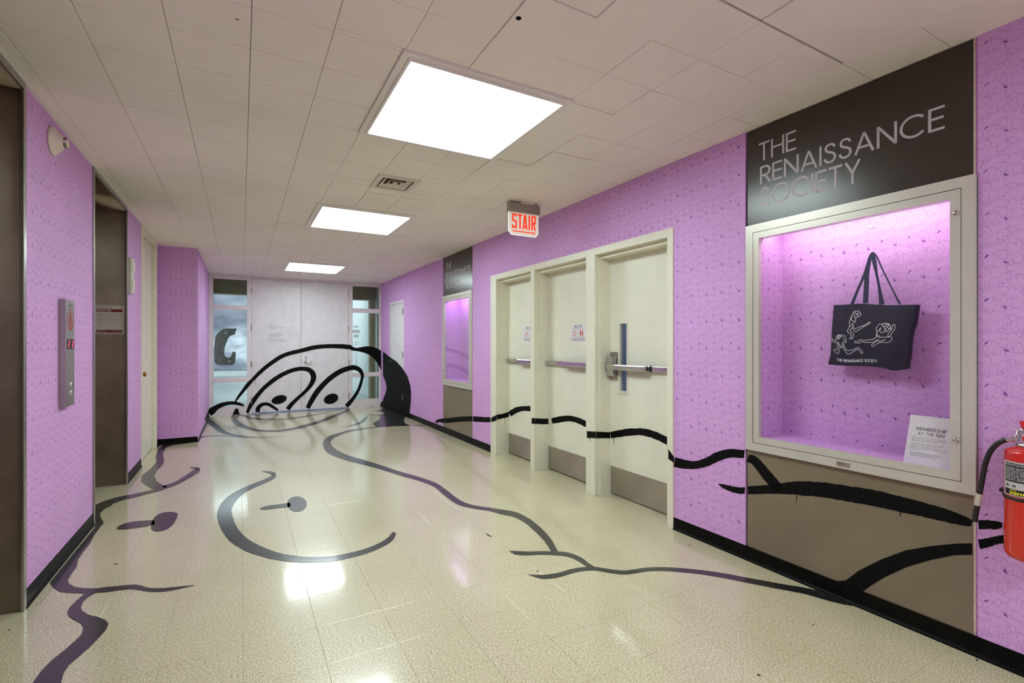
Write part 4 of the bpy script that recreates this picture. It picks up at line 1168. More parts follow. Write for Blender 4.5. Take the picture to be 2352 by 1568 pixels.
fc = [(j * (nu + 1) + i, j * (nu + 1) + i + 1, (j + 1) * (nu + 1) + i + 1, (j + 1) * (nu + 1) + i) for j in range(nv) for i in range(nu)]
sd = []
for j in range(nv): sd += [(j * (nu + 1), (j + 1) * (nu + 1), n1 + (j + 1) * (nu + 1), n1 + j * (nu + 1)), (j * (nu + 1) + nu, n1 + j * (nu + 1) + nu, n1 + (j + 1) * (nu + 1) + nu, (j + 1) * (nu + 1) + nu)]
for i in range(nu): sd += [(nv * (nu + 1) + i, nv * (nu + 1) + i + 1, n1 + nv * (nu + 1) + i + 1, n1 + nv * (nu + 1) + i)]
mb._add(F + K, fc + [tuple(n1 + k for k in reversed(q)) for q in fc] + sd, True)
mb.build('bag_body', M['canvas'], t)
def bag_uv(x, y):
    v = (y - 688) / 690; v = min(1, max(0, v))
    xl, xr = smx(rows, v, 1), smx(rows, v, 3)
    return min(1, max(0, (x - xl) / (xr - xl))), v
def bagp(x, y, lift=.0016):
    u, v = bag_uv(x, y); q = on_r(1880 + x / 4.9, 560 + y / 4.9, TB); q.x = TB - bulge(u, v) - lift
    return q
figs = [
 [(412, 800), (418, 770), (445, 758), (480, 762), (495, 780), (505, 800), (490, 815), (470, 822), (455, 830)], [(430, 770), (450, 790), (475, 782), (460, 800), (480, 805)],
 [(410, 795), (395, 840), (380, 885)], [(400, 810), (405, 860), (430, 870), (445, 885), (452, 840), (430, 820), (440, 800)], [(380, 885), (388, 920), (370, 965), (362, 985), (395, 1010), (412, 1035), (410, 1050), (392, 1058), (400, 1068), (425, 1065), (436, 1025), (432, 1005), (400, 985), (405, 960), (420, 940)],
 [(420, 890), (430, 930), (455, 955), (500, 935), (560, 915), (600, 885), (622, 885), (600, 905), (545, 935), (480, 978), (450, 985), (420, 940)], [(385, 925), (405, 925), (430, 895)],
 [(715, 905), (745, 905), (765, 930), (790, 965), (760, 1000), (735, 985), (740, 940), (715, 985), (690, 955), (705, 925), (715, 905)], [(750, 905), (790, 893), (830, 905), (850, 935), (835, 950), (800, 935), (765, 925)], [(775, 905), (800, 915), (815, 900), (830, 920), (805, 925)],
 [(800, 950), (800, 990), (820, 980), (835, 955), (860, 960), (840, 985), (825, 1020)], [(865, 975), (862, 940), (880, 905), (893, 920), (890, 970), (862, 1005), (850, 1030), (830, 1040), (815, 1030)],
 [(700, 1000), (695, 1035), (730, 1050), (800, 1048), (860, 1050), (865, 1080), (820, 1110), (760, 1105), (700, 1125), (655, 1155), (642, 1140), (665, 1115), (700, 1085), (740, 1095), (800, 1075)],
 [(695, 1040), (670, 1070), (600, 1080), (560, 1085), (510, 1078), (490, 1095), (450, 1095), (455, 1112), (500, 1115), (530, 1100), (580, 1108), (660, 1105), (700, 1095), (725, 1070)], [(700, 980), (705, 1020), (735, 1040)],
 [(222, 1070), (235, 1040), (260, 1025), (275, 1035), (300, 1018), (285, 1045), (270, 1060), (240, 1075), (225, 1070)], [(240, 1050), (270, 1020), (250, 1065), (290, 1040)],
 [(163, 1050), (195, 1080), (225, 1085)], [(163, 1070), (205, 1110), (225, 1098)], [(300, 1050), (330, 1030), (350, 1085), (345, 1110), (330, 1100), (322, 1060)], [(235, 1095), (240, 1130), (238, 1190), (205, 1185), (200, 1205), (240, 1232), (255, 1225), (262, 1150), (250, 1110)],
 [(255, 1100), (265, 1130), (285, 1145), (275, 1165), (300, 1165), (305, 1130)], [(310, 1100), (330, 1160), (350, 1195), (400, 1195), (450, 1180), (490, 1165), (515, 1190), (538, 1215), (525, 1232), (500, 1205), (480, 1185), (420, 1215), (370, 1240), (345, 1225), (310, 1160), (305, 1110)],
]
mb = MB(RW)
for f_ in figs:
    stroke_mesh(mb, lambda x, y: bagp(x, y), [(x, y, 5.2) for x, y in f_], 4, .1)
mb.build('line_figures', M['white_ink'], t)
mb = MB(RW)
glyph_mesh(mb, 'THE RENAISSANCE SOCIETY', lambda u, v: bagp(228 + 470 * u, 1318 + 18 * u - 30 * v + 6 * math.sin(u * 6)), th=.16, gap=.1)
mb.build('lettering', M['white_ink'], t)
mb = MB(RW)
stroke_mesh(mb, lambda x, y: bagp(x, y, .001), [(185, 716, 3), (330, 700, 3), (450, 698, 3), (600, 708, 3), (780, 716, 3), (1070, 706, 3)], 4, 0)
mb.build('hem_seam', M['strap'], t)
mb = MB(RW)
stroke_mesh(mb, lambda x, y: bagp(x, y, .001), [(1082, 690, 4), (1078, 760, 4), (1066, 900, 4), (1034, 1000, 4), (1020, 1120, 4), (1006, 1280, 4), (985, 1340, 4)], 4, 0)
mb.build('side_seam', M['strap'], t)
for pts, tt in (([(603, 98, 20), (572, 160, 30), (520, 330, 28), (440, 520, 28), (376, 680, 34)], TB + .002), ([(600, 100, 14), (575, 220, 22), (545, 330, 48), (536, 480, 54), (528, 668, 58)], TB - .012),
                ([(606, 95, 26), (625, 190, 50), (650, 330, 30), (680, 480, 30), (712, 683, 60)], TB - .012), ([(606, 92, 16), (650, 135, 16), (720, 290, 16), (820, 490, 16), (890, 630, 22), (918, 676, 26)], TB + .002)):
    mb = MB(RW); rb = ribbon(smooth_path(pts, sub=5), 0); P = []
    for a, b in rb:
        for q_ in (a, b):
            p3 = on_r(1880 + q_[0] / 4.9, 560 + q_[1] / 4.9, tt); P += [tuple(p3), (p3.x + .003, p3.y, p3.z)]
    mb._add(P, [f for i in range(len(rb) - 1) for f in ((4 * i, 4 * i + 2, 4 * i + 6, 4 * i + 4), (4 * i + 1, 4 * i + 5, 4 * i + 7, 4 * i + 3), (4 * i, 4 * i + 4, 4 * i + 5, 4 * i + 1), (4 * i + 2, 4 * i + 3, 4 * i + 7, 4 * i + 6))])
    mb.build('handle', M['strap'], t)
pn = on_r(2003, 521, .243)
ap = on_r(2003, 582, TB)
t = thing('push_pin', RW @ Vector((.24, pn.y, pn.z)), 'white push pin holding the thread above the tote bag', 'pin')
MB(RW).lathe([(.006, 0), (.004, .004), (.004, .014), (.007, .018), (.007, .02)], (.245, pn.y, pn.z), 'x', 14, -1).build('head', M['plastic_w'], t)
MB(RW).tube([(.237, pn.y, pn.z), (TB + .0, ap.y, ap.z)], .0009, 5).build('thread', M['thread'], t)

t0 = .03
BL, BR, TL = on_r(2074.5, 1060.2, t0), on_r(2187.4, 1081.2, t0), on_r(2091.9, 951.7, t0 + .02)
TL = Vector((t0 + .02, TL.y, TL.z)); TR_ = TL + (BR - BL) * .995
t = thing('membership_card', RW @ BL, 'white MEMBERSHIP AT THE REN card leaning in the lower right corner of the case', 'card')
nrm = Vector((.0025, 0, 0))
MB(RW).slab([tuple(BL), tuple(BR), tuple(TR_), tuple(TL)], nrm).build('sheet', M['paper'], t)
def cardp(u, v): return BL + (BR - BL) * u * .87 + (TL - BL) * v - Vector((.0008, 0, 0))
mb = MB(RW)
glyph_mesh(mb, 'MEMBERSHIP', lambda u, v: cardp(.19 + .71 * u, .70 + .068 * v), th=.1, gap=.13)
glyph_mesh(mb, 'AT THE REN', lambda u, v: cardp(.24 + .62 * u, .605 + .068 * v), th=.1, gap=.13)
mb.build('heading', M['ink'], t)
mb = MB(RW)
body = [("Join us today for as little as $5 a month to", .80, .545), ("take home one of these members-only totes", .855, .512), ("designed by artist Peter Wächtler.", .64, .479), ("You can also get a number of other great", .79, .425), ("benefits, including discounts on our", .69, .392), ("publications and reciprocal admission to other", .905, .359), ("modern and contemporary museums around", .88, .326), ("the country.", .22, .293), ("For more information and to become a", .75, .232), ("member, ask at our front desk or visit", .71, .199), ("renaissancesociety.org/membership", .645, .166)]
for s_, w_, v_ in body:
    font_mesh(mb, s_, (lambda w_, v_: lambda u, v: cardp(.115 + .02 * (v_ - .1) + w_ * u * .97, v_ - .004 + .024 * v))(w_, v_))
mb.build('paragraph_text', M['inkgrey'], t)

# ---- fire extinguisher
ec = Vector((2.665, .672, 0)); R_ = .072
t = thing('fire_extinguisher', (ec.x, ec.y, .5), 'red fire extinguisher with black hose on the purple wall at the right edge', 'fire extinguisher')
MB().lathe([(0, .503), (.05, .503), (.062, .508), (R_ * .985, .52), (R_, .535), (R_, .908), (R_ * .985, .918), (R_ * .93, .925), (.052, .933), (.036, .940), (.03, .95)], (ec.x, ec.y, 0), 'z', 40).build('cylinder', M['red'], t)
MB().lathe([(.036, .940), (.042, .943), (.040, .950), (.026, .955), (.018, .956), (.018, .990)], (ec.x, ec.y, 0), 'z', 28).build('neck_collar', M['chrome'], t)
def cyl_patch(mb, a0, a1, z0, z1, r, n=16):
    P = []
    for k in range(n + 1):
        a = a0 + (a1 - a0) * k / n
        P += [(ec.x + r * math.cos(a), ec.y + r * math.sin(a), z0), (ec.x + r * math.cos(a), ec.y + r * math.sin(a), z1)]
    mb._add(P, [(2 * k, 2 * k + 2, 2 * k + 3, 2 * k + 1) for k in range(n)], True)
AL = math.radians(122); AR = math.radians(265)     # label wraps the side facing the corridor
mb = MB(); cyl_patch(mb, AL, AR, .752, .884, R_ + .0006); mb.build('label', M['label'], t)
mb = MB(); cyl_patch(mb, AL + .12, AR - .1, .806, .878, R_ + .0010); cyl_patch(mb, AL + .12, AR - .1, .756, .778, R_ + .0010); mb.build('label_panel', M['blackp'], t)
def cylp(a0, a1, z0, z1, r=R_ + .0014):
    return lambda u, v: (ec.x + r * math.cos(a0 + (a1 - a0) * u), ec.y + r * math.sin(a0 + (a1 - a0) * u), z0 + (z1 - z0) * v)
mb = MB(); a_ = AL + .14
font_mesh(mb, 'INSTRUCTIONS/INSTRUCCIONES', cylp(a_, a_ + 1.9, .868, .875))
for k, s_ in enumerate(('HOLD UPRIGHT  PULL PIN', 'SOSTENGA VERTICAL', 'START BACK 8 FEET', 'AIM AT BASE OF FIRE', 'APUNTE A LA BASE', 'SQUEEZE LEVER  SWEEP', 'SIDE TO SIDE', 'APRIETE Y BARRA')):
    font_mesh(mb, s_, cylp(a_ + .03, a_ + .9 + .1 * (k % 3), .858 - k * .0066, .8628 - k * .0066))
for k in range(2):
    cyl = cylp(a_ + .06 + k * .34, a_ + .30 + k * .34, .783, .802); mb.poly([cyl(*p_) for p_ in ((.1, .1), (.9, .1), (.9, .9), (.1, .9))])
mb.build('label_print', M['white_ink'], t)
mb = MB()
for k in range(2):
    cyl = cylp(a_ + .06 + k * .34, a_ + .30 + k * .34, .783, .802, R_ + .002)
    for q in ([(.2, .2), (.4, .2), (.45, .7), (.3, .85), (.2, .6)], [(.55, .15), (.8, .3), (.7, .8), (.5, .5)]): mb.poly([cyl(*p_) for p_ in q])
mb.build('pictograms', M['blackp'], t)
mb = MB(); font_mesh(mb, 'ANSUL', cylp(a_ + .28, a_ + .62, .771, .777)); font_mesh(mb, 'sentry', cylp(a_ + .28, a_ + 1.35, .754, .771), .03); mb.build('brand_lettering', M['yellow'], t)
MB().lathe([(R_ + .001, .736), (R_ + .004, .737), (R_ + .004, .747), (R_ + .001, .748)], (ec.x, ec.y, 0), 'z', 40).build('strap', M['blackp'], t)
pa = on_x(2283, 1136, 2.735)
MB().bbox(2.712, 2.757, .60, .775, .734, .748, .003).build('bracket', M['blackp'], t)
vz = .99
MB().bbox(ec.x - .020, ec.x + .020, ec.y - .03, ec.y + .024, vz - .008, vz + .020, .006).build('valve_body', M['chrome'], t)
MB().slab([(ec.x - .012, ec.y + .018, vz + .014), (ec.x - .012, ec.y - .12, vz + .024), (ec.x - .012, ec.y - .12, vz + .036), (ec.x - .012, ec.y + .0, vz + .050), (ec.x - .012, ec.y + .028, vz + .046)], (.024, 0, 0)).build('lever', M['red'], t)
MB().lathe([(.016, 0), (.018, .006), (.018, .014), (.015, .016), (0, .016)], (ec.x - .022, ec.y - .002, vz - .016), 'x', 20, -1).build('gauge', M['chrome'], t)
MB().lathe([(.0145, 0), (0, .0006)], (ec.x - .0385, ec.y - .002, vz - .016), 'x', 20, -1).build('gauge_face', M['red'], t)
hp = [(2336, 1009, 2.655), (2312, 1010, 2.65), (2292, 1018, 2.65), (2275, 1036, 2.65), (2264, 1062, 2.655), (2256, 1100, 2.66), (2249, 1140, 2.67), (2243, 1170, 2.68), (2239, 1196, 2.69)]
H3 = [on_x(*h) for h in hp]
H3s = [Vector(p[:3]) for p in smooth_path([(h.x, h.y, h.z) for h in H3], sub=5)]
H3s[0] = Vector((ec.x - .0, ec.y + .055, H3s[0].z)) if False else H3s[0]
MB().tube(H3s[5:31], .0095, 12).build('hose', M['hose'], t)
MB().tube([(ec.x, ec.y + .03, vz + .006)] + [tuple(p) for p in H3s[0:7]], .0085, 12).build('hose_coupling', M['chrome'], t)
MB().tube(H3s[29:34], .0112, 12).build('hose_ring', M['alu'], t)
MB().tube(H3s[32:], [.0095] * (len(H3s) - 33) + [.0105], 12).build('nozzle', M['blackp'], t)
wp = [on_x(2313, 982, 2.66), on_x(2335, 986, 2.655), on_x(2355, 994, 2.65)]
MB().tube([tuple(p) for p in wp] + [(ec.x, ec.y - .03, vz + .04)], .0012, 5).build('seal_tie', M['plastic_w'], t)

# ================================================================== THE PAINTED MURAL
mu = thing('painted_mural', (1.0, 5, 0), 'dark painted outlines of a reclining figure spread across the beige floor', 'mural', 'black outline mural')
LF = .0006
fz = lambda x, y: on_z(x, y, LF)
def fstroke(s, ox, oy, pts, sub=7, jag=.03):
    mb = MB(); stroke_mesh(mb, fz, tr(s, ox, oy, pts), sub, jag); mb.build('floor_stroke', M['fpaint'], mu)
def ffill(s, ox, oy, pts, smooth=True):
    q = tr(s, ox, oy, pts)
    if smooth:
        q = [p[:2] for p in smooth_path([(x, y, 0) for x, y in q + [q[0]]], sub=4)][:-1]
    mb = MB(); fill_mesh(mb, fz, q); mb.build('floor_stroke', M['fpaint'], mu)
lev = [0]
def bump_level():
    global LF
    LF += .00012
A_ = (7.84, 440, 860); B_ = (7.84, 780, 860); C_ = (3.136, 300, 900); D_ = (3.92, 1100, 1168); E_ = (2.667, 1500, 980); G_ = (3.35, 0, 1100)
fstroke(*A_, [(262, 770, 90), (300, 830, 86), (400, 905, 94), (500, 985, 88), (600, 1040, 60), (700, 1072, 42), (850, 1100, 28), (1000, 1118, 20), (1150, 1130, 14)]); bump_level()
fstroke(*A_, [(90, 1160, 90), (150, 1135, 50), (250, 1110, 18), (400, 1100, 14), (600, 1100, 14), (800, 1118, 16), (1000, 1130, 14), (1200, 1134, 12), (1400, 1127, 9), (1690, 1103, 3)]); bump_level()
fstroke(*A_, [(765, 700, 44), (738, 770, 64), (790, 850, 92), (880, 905, 84), (1000, 955, 62), (1150, 997, 44), (1300, 1013, 32), (1450, 1016, 32), (1600, 1010, 36), (1800, 980, 42), (2000, 935, 50), (2200, 880, 52), (2400, 815, 46), (2664, 705, 46), (2780, 655, 36), (2850, 610, 10)]); bump_level()
fstroke(*A_, [(840, 708, 30), (950, 745, 34), (1100, 785, 30), (1300, 803, 24), (1500, 805, 22), (1700, 798, 22), (1900, 775, 22), (2100, 745, 18), (2352, 700, 14), (2600, 652, 10), (2800, 606, 6)]); bump_level()
fstroke(*A_, [(985, 700, 30), (1080, 722, 14), (1200, 732, 8), (1330, 730, 4)])
fstroke(*A_, [(1170, 680, 30), (1300, 705, 16), (1450, 722, 12), (1570, 728, 4)])
fstroke(*A_, [(1540, 660, 6), (1700, 675, 6), (1860, 678, 3)])
fstroke(*A_, [(2060, 628, 30), (2150, 650, 14), (2300, 660, 10), (2560, 645, 8), (2700, 625, 5), (2800, 604, 3)])
fstroke(*B_, [(45, 937, 3), (200, 917, 12), (300, 890, 26), (400, 850, 42), (450, 805, 40), (480, 772, 26), (512, 758, 8)])
fstroke(*B_, [(552, 570, 12), (570, 582, 20), (600, 578, 8)])
ffill(*B_, [(690, 528), (775, 545), (805, 575), (785, 610), (700, 640), (575, 668), (650, 662), (740, 668), (800, 690), (785, 706), (740, 715), (640, 722), (490, 722), (560, 730), (700, 735), (722, 790), (680, 830), (605, 875), (630, 915), (690, 945), (760, 942), (900, 934), (1050, 926), (1260, 916), (1185, 880), (1160, 820), (1185, 770), (1275, 722), (1250, 700), (1160, 690), (900, 590), (760, 530)]); bump_level()
fstroke(*B_, [(1180, 918, 14), (1300, 915, 10), (1450, 912, 10), (1600, 912, 12), (1700, 912, 18), (1745, 905, 26)]); bump_level()
fstroke(1, 0, 0, [(880, 979.5, 1.2), (867, 980.6, 1.6), (843.8, 983, 1.8), (818, 986.4, 3), (799, 990.2, 4.3), (780, 996.5, 6.5), (763, 1003, 9.5), (753, 1012, 15), (751, 1021, 18.5), (762, 1035, 18), (794, 1050, 13), (836, 1061.5, 11), (874, 1072.5, 9.6), (922, 1088, 9), (963, 1099.5, 9), (1000, 1113.5, 10), (1022, 1130, 13), (1052, 1152, 11.5), (1085, 1163, 8), (1126, 1169.5, 8), (1151, 1175, 11), (1182, 1181, 12), (1207, 1193, 13.3), (1227.5, 1209, 14.8), (1248, 1228, 15.3), (1263, 1247, 15), (1276, 1270, 14)]); bump_level()
fstroke(*D_, [(278, 382, 6), (310, 389, 24), (345, 397, 34), (440, 401, 34), (560, 397, 32), (680, 400, 34), (780, 408, 38), (860, 432, 40), (930, 468, 42), (980, 505, 34), (1040, 532, 24)]); bump_level()
fstroke(*D_, [(447, 592, 5), (500, 602, 18), (560, 611, 34), (620, 610, 38), (720, 595, 40), (850, 557, 38), (960, 540, 34), (1060, 540, 32), (1180, 560, 34), (1300, 573, 36), (1400, 562, 36), (1520, 545, 34), (1650, 542, 34), (1800, 550, 36), (2000, 570, 38), (2200, 600, 42), (2352, 630, 44), (2550, 668, 48), (2750, 705, 50), (2920, 735, 54), (3060, 770, 62), (3200, 810, 60), (3310, 845, 40), (3400, 870, 14)]); bump_level()
fstroke(*C_, [(950, 570, 5), (1000, 578, 16), (1030, 592, 30), (1022, 612, 30), (970, 640, 28), (900, 668, 30), (800, 716, 40), (725, 775, 66), (682, 840, 94), (680, 900, 112), (700, 960, 108), (745, 1030, 102), (820, 1092, 86), (900, 1132, 74), (1000, 1167, 60), (1100, 1190, 50), (1200, 1202, 44), (1300, 1206, 38), (1400, 1203, 36), (1500, 1192, 36), (1600, 1170, 36), (1700, 1143, 35), (1800, 1102, 36), (1860, 1066, 38), (1888, 1035, 36), (1900, 1010, 24)]); bump_level()
ffill(*C_, ell(1198, 806, 71, 55, 0, 22)); fstroke(*C_, [(934, 840, 10), (960, 836, 22), (1000, 830, 28), (1060, 822, 27), (1150, 812, 30)])
bump_level()
ffill(*G_, [(1172, 318), (1200, 282), (1250, 258), (1310, 251), (1355, 258), (1368, 272), (1355, 312), (1325, 355), (1275, 388), (1210, 402), (1168, 388), (1162, 350)]); fstroke(*G_, [(900, 382, 10), (930, 370, 34), (1000, 356, 50), (1080, 345, 50), (1190, 332, 34)])
bump_level()
ffill(*C_, [(470, 322), (440, 338), (400, 352), (330, 366), (240, 378), (200, 412), (180, 465), (184, 505), (135, 560), (85, 595), (75, 640), (110, 670), (175, 706), (225, 694), (268, 681), (222, 666), (186, 640), (172, 602), (193, 562), (230, 527), (242, 500), (232, 445), (255, 400), (305, 380), (400, 368), (480, 352)], False)
fstroke(*C_, [(225, 690, 26), (268, 678, 26), (330, 655, 24), (400, 615, 30), (455, 580, 36), (485, 560, 34), (480, 550, 20), (460, 546, 12), (424, 542, 5)]); bump_level()
fstroke(1, 0, 0, [(375, 1120, 9), (352, 1127, 7), (315, 1136, 8), (270, 1146.5, 10.5), (240, 1158, 15), (224, 1168, 20)]); bump_level()
ffill(*G_, [(733, 212), (800, 190), (850, 188), (870, 196), (805, 228), (770, 262), (775, 292), (800, 335), (768, 372), (720, 440), (690, 500), (640, 560), (602, 620), (588, 680), (545, 735), (523, 780), (532, 804), (575, 828), (640, 838), (740, 842), (720, 872), (680, 878), (560, 875), (460, 865), (410, 832), (385, 795), (470, 690), (570, 565), (720, 385), (738, 330), (728, 290)], False)
bump_level()
fstroke(*G_, [(640, 856, 36), (740, 855, 32), (800, 850, 38), (900, 838, 34), (1000, 828, 32), (1060, 831, 36), (1150, 849, 28), (1250, 850, 26), (1350, 838, 20), (1495, 815, 3)]); bump_level()
ffill(*G_, [(745, 868), (685, 900), (640, 940), (622, 985), (632, 1010), (680, 1042), (760, 1060), (812, 1082), (836, 1112), (815, 1160), (760, 1220), (690, 1290), (600, 1370), (530, 1430), (490, 1490), (470, 1568), (450, 1680), (120, 1680), (250, 1568), (320, 1470), (400, 1390), (500, 1310), (580, 1240), (630, 1190), (641, 1140), (625, 1110), (580, 1085), (532, 1055), (518, 1020), (540, 980), (590, 930), (660, 872)], False)

mu = thing('painted_mural', (1.0, YE, 0), 'black painted wide-eyed face rising over the white double doors and windows', 'mural', 'black outline mural')
# end wall strokes: pieces on glass sit on the glass, the rest on the woodwork
panes = []
for x0_, x1_, zs in ((lx0, lx1, [ez(529, 934), ez(529, 876.5), ez(529, 868.5), ez(529, 709.5), ez(529, 702)]), (rx0, rx1, [ez(840, 917), ez(840, 863.5), ez(840, 856), ez(840, 717.5)])):
    panes += [(x0_, x1_, zs[0], zs[1]), (x0_, x1_, zs[2], zs[3])]
def eproj(x, y): return on_y(x, y, YE - .0048)
Z_ = (3.733, 440, 600)
def estroke(pts, sub=8, jag=.03, nm='wall_stroke'):
    mb = MB(); stroke_mesh(mb, eproj, tr(*Z_, pts), sub, jag); mb.build(nm, M['paint'], mu)
def efill(pts):
    q = [p[:2] for p in smooth_path([(x, y, 0) for x, y in tr(*Z_, pts)], sub=4)]
    c = (sum(p[0] for p in q) / len(q), sum(p[1] for p in q) / len(q))
    mb = MB(); fill_mesh(mb, eproj, q); mb.build('wall_stroke', M['paint'], mu)
estroke([(374, 1205, 12), (400, 1165, 22), (440, 1112, 28), (490, 1050, 34), (520, 1018, 28), (600, 938, 32), (700, 860, 34), (800, 802, 34), (940, 765, 34), (1050, 738, 36), (1160, 727, 34), (1280, 728, 38), (1366, 736, 40)])
mb = MB(); fill_mesh(mb, eproj, tr(*Z_, [(1364, 718), (1385, 733), (1412, 742), (1440, 738), (1490, 729), (1540, 728), (1590, 745), (1645, 778), (1645, 978), (1622, 930), (1606, 895), (1590, 865), (1560, 830), (1520, 800), (1480, 783), (1440, 773), (1400, 768), (1364, 762)])); mb.build('wall_stroke', M['paint'], mu)
estroke([(478, 1300, 24), (492, 1262, 30), (515, 1220, 36), (560, 1155, 36), (620, 1087, 34), (720, 1005, 36), (820, 950, 34), (900, 925, 34), (960, 920, 34), (1010, 932, 40), (1040, 965, 48), (1044, 1010, 44), (1020, 1060, 36), (980, 1110, 30), (920, 1165, 28), (860, 1222, 34), (824, 1268, 38)])
estroke([(566, 1292, 38), (572, 1256, 36), (600, 1230, 30), (635, 1221, 26), (670, 1230, 26), (705, 1252, 24), (742, 1277, 18)])
efill(ell(751, 1185, 67, 36, -16)); efill(ell(1196, 1178, 64, 42, -20))
estroke([(996, 1258, 36), (1025, 1200, 42), (1075, 1120, 44), (1150, 1035, 42), (1230, 970, 42), (1300, 932, 42), (1370, 912, 42), (1410, 914, 40), (1445, 935, 36), (1464, 975, 28), (1458, 1020, 24), (1440, 1080, 26), (1410, 1140, 28), (1370, 1195, 32), (1328, 1242, 38)])
estroke([(150, 1302, 60), (180, 1278, 60), (210, 1255, 44), (260, 1230, 38), (320, 1215, 30), (370, 1215, 28), (420, 1225, 24), (450, 1238, 12)])
mb = MB(); fill_mesh(mb, eproj, tr(*Z_, [(374, 1262), (401, 1262), (405, 1290), (414, 1312), (350, 1314), (364, 1285)])); mb.build('sill_stroke', M['paint'], mu)
estroke([(605, 945, 3), (605, 985, 2)], 2, 0, 'paint_drip'); estroke([(547, 995, 3), (547, 1060, 2)], 2, 0, 'paint_drip'); estroke([(967, 1140, 3), (967, 1190, 2)], 2, 0, 'paint_drip')
# corner paint on the pier side
px_ = lambda x, y: on_x(x, y, XP + .001)
mb = MB(); fill_mesh(mb, px_, tr(*Z_, [(150, 1265), (150, 1318), (122, 1368), (112, 1362), (126, 1318)])); mb.build('wall_stroke', M['paint'], mu)

# right wall strokes
mu = thing('painted_mural', RW @ Vector((0, 4, 0)), 'black painted strokes running along the right wall, cream doors and brown panels', 'mural', 'black outline mural')
def rproj(t): return lambda x, y: on_r(x, y, t - .0012)
def rstroke(s, ox, oy, pts, t=0.0, jag=.07, nm='wall_stroke'):
    mb = MB(RW); stroke_mesh(mb, rproj(t), tr(s, ox, oy, pts), 8, jag); mb.build(nm, M['paint'], mu)
def rpoly(s_, ox, oy, pts, t):
    mb = MB(RW); fill_mesh(mb, rproj(t), tr(s_, ox, oy, pts)); mb.build('frame_stroke', M['paint'], mu)
hair = [(1641, 776), (1665, 792), (1700, 820), (1760, 862), (1810, 920), (1850, 985), (1872, 1060), (1880, 1120), (1877, 1200), (1866, 1292), (1845, 1296), (1825, 1290), (1760, 1262), (1700, 1236), (1643, 1210), (1643, 1180), (1664, 1125), (1672, 1080), (1662, 1030), (1641, 978)]
mb = MB(RW); fill_mesh(mb, lambda x, y: on_r(x, y, -.0078), [p for p in tr(*Z_, hair)]); mb.build('hair_fill', M['paint'], mu)
mb = MB(RW); fill_mesh(mb, lambda x, y: on_r(x, y, -.0145), tr(*Z_, [(1616, 1225), (1640, 1192), (1700, 1222), (1760, 1248), (1825, 1276), (1866, 1288), (1880, 1352), (1865, 1346), (1640, 1250), (1616, 1240)])); mb.build('hair_fill', M['paint'], mu)
Q_ = (3.016, 860, 540); U_ = (2.177, 1120, 500)
rstroke(*Q_, [(425, 1296, 16), (445, 1284, 22), (482, 1285, 30)])
rstroke(*Q_, [(486, 1285, 34), (540, 1280, 34), (600, 1274, 34), (683, 1271, 36)], .004)
rstroke(*Q_, [(683, 1271, 36), (740, 1276, 36), (808, 1278, 34)])
rpoly(*Q_, [(810, 1262), (830, 1252), (849, 1244), (849, 1280), (830, 1289), (810, 1295)], -.012)
def ystroke(s, ox, oy, pts, sl, jag=.04):
    """stroke on a jamb return, a plane across the wall at local s = sl"""
    o_ = RWi @ Vector((0, 0, EYE)); R3 = RWi.to_3x3()
    def pj(x, y):
        d = R3 @ ray(x, y); k = (sl - .0012 - o_.y) / d.y; return o_ + d * k
    mb = MB(RW); stroke_mesh(mb, pj, tr(s, ox, oy, pts), 6, jag); mb.build('jamb_stroke', M['paint'], mu)
ystroke(*Q_, [(850, 1260, 34), (890, 1252, 32), (934, 1240, 34)], s_f - .006)
rstroke(*Q_, [(937, 1240, 36), (980, 1212, 38), (1030, 1200, 34), (1092, 1202, 38)], REC)
rpoly(*U_, [(219.5, 1001), (237.5, 1001), (237.5, 1030), (219.5, 1029)], -.012)
ystroke(*U_, [(238, 1015, 28), (280, 1018, 28), (320, 1017, 28)], s_m1 - .006)
rstroke(*U_, [(321, 1016, 28), (370, 1006, 30), (410, 1003, 28), (450, 1012, 28), (498, 1034, 30)], REC)
rpoly(*U_, [(496, 1066), (540, 1069), (540, 1101), (496, 1100)], -.012)
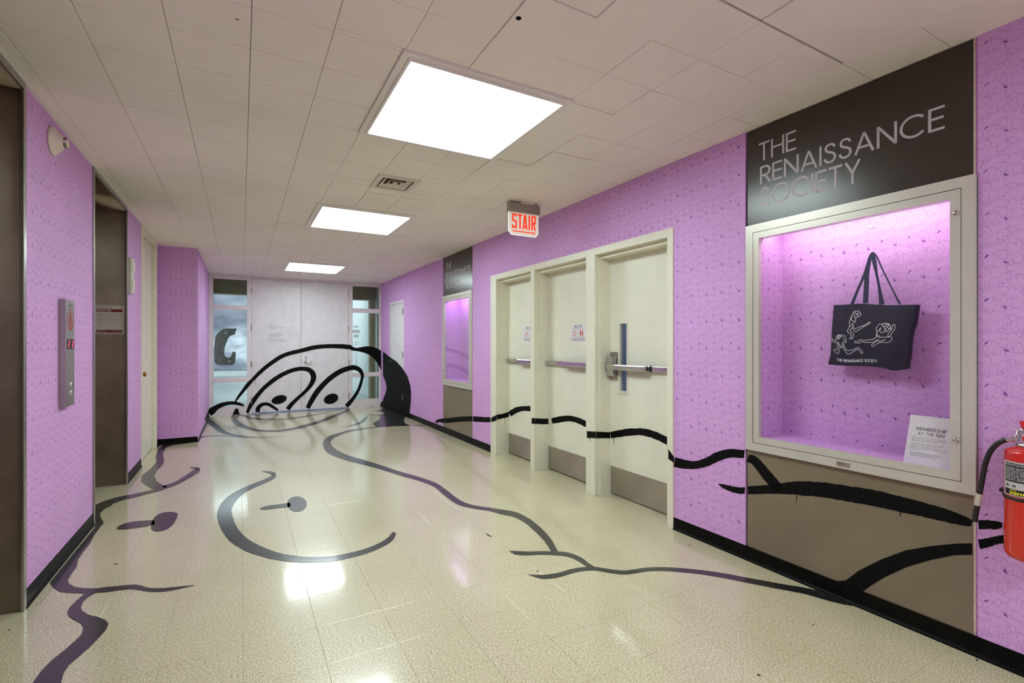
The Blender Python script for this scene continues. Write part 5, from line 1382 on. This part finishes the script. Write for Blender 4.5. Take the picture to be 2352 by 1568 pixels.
ystroke(*U_, [(542, 1085, 32), (575, 1086, 32), (613, 1087, 30)], s_l1 - .006)
rstroke(*U_, [(614, 1087, 32), (680, 1075, 36), (760, 1069, 34), (830, 1084, 36), (906, 1119, 36)], REC)
rpoly(*E_, [(93, 134), (110, 158), (128, 184), (128, 221), (110, 208), (93, 196)], -.012)
rstroke(*E_, [(131, 216, 60), (200, 230, 54), (260, 233, 48), (330, 215, 52), (400, 180, 56), (470, 162, 52), (559, 167, 50)], 0, .05)
rstroke(*E_, [(400, 350, 5), (440, 366, 26), (500, 385, 36), (562, 391, 42)], 0, .1)
rstroke(*E_, [(580, 192, 48), (620, 206, 52), (660, 250, 56), (700, 300, 62), (740, 345, 60), (775, 378, 50)], .004, .03)
rstroke(*E_, [(580, 388, 50), (650, 385, 52), (740, 380, 58), (850, 375, 78), (950, 378, 88), (1060, 388, 90), (1200, 410, 94), (1350, 435, 98), (1500, 470, 92), (1650, 505, 86), (1800, 545, 76), (1900, 575, 60), (1952, 592, 36)], .004, .05)
low = [(1110, 946), (1180, 940), (1260, 880), (1400, 810), (1550, 755), (1700, 730), (1850, 715), (1955, 712), (1955, 783), (1850, 785), (1700, 815), (1550, 860), (1420, 920), (1330, 975), (1283, 1010), (1200, 990)]
mb = MB(RW); fill_mesh(mb, rproj(.004), tr(*E_, low)); mb.build('wall_stroke', M['paint'], mu)
rstroke(*E_, [(1993, 600, 58), (2050, 598, 54), (2100, 602, 50), (2138, 601, 28)], 0, .1)
rstroke(*E_, [(1996, 720, 60), (2060, 706, 54), (2110, 692, 50), (2172, 684, 52)], 0, .08)
for s_, o1, o2, pts, tt in ((*E_, [(879, 405, 6), (879, 462, 3)], .004), (*E_, [(1514, 515, 7), (1514, 550, 5)], .004), (*Q_, [(905, 1262, 3), (906, 1312, 2)], .05), (*U_, [(631, 1100, 3), (631, 1136, 2)], REC), (*U_, [(511, 1100, 3), (512, 1118, 2)], -.012)):
    rstroke(s_, o1, o2, pts, tt, 0, 'paint_drip')
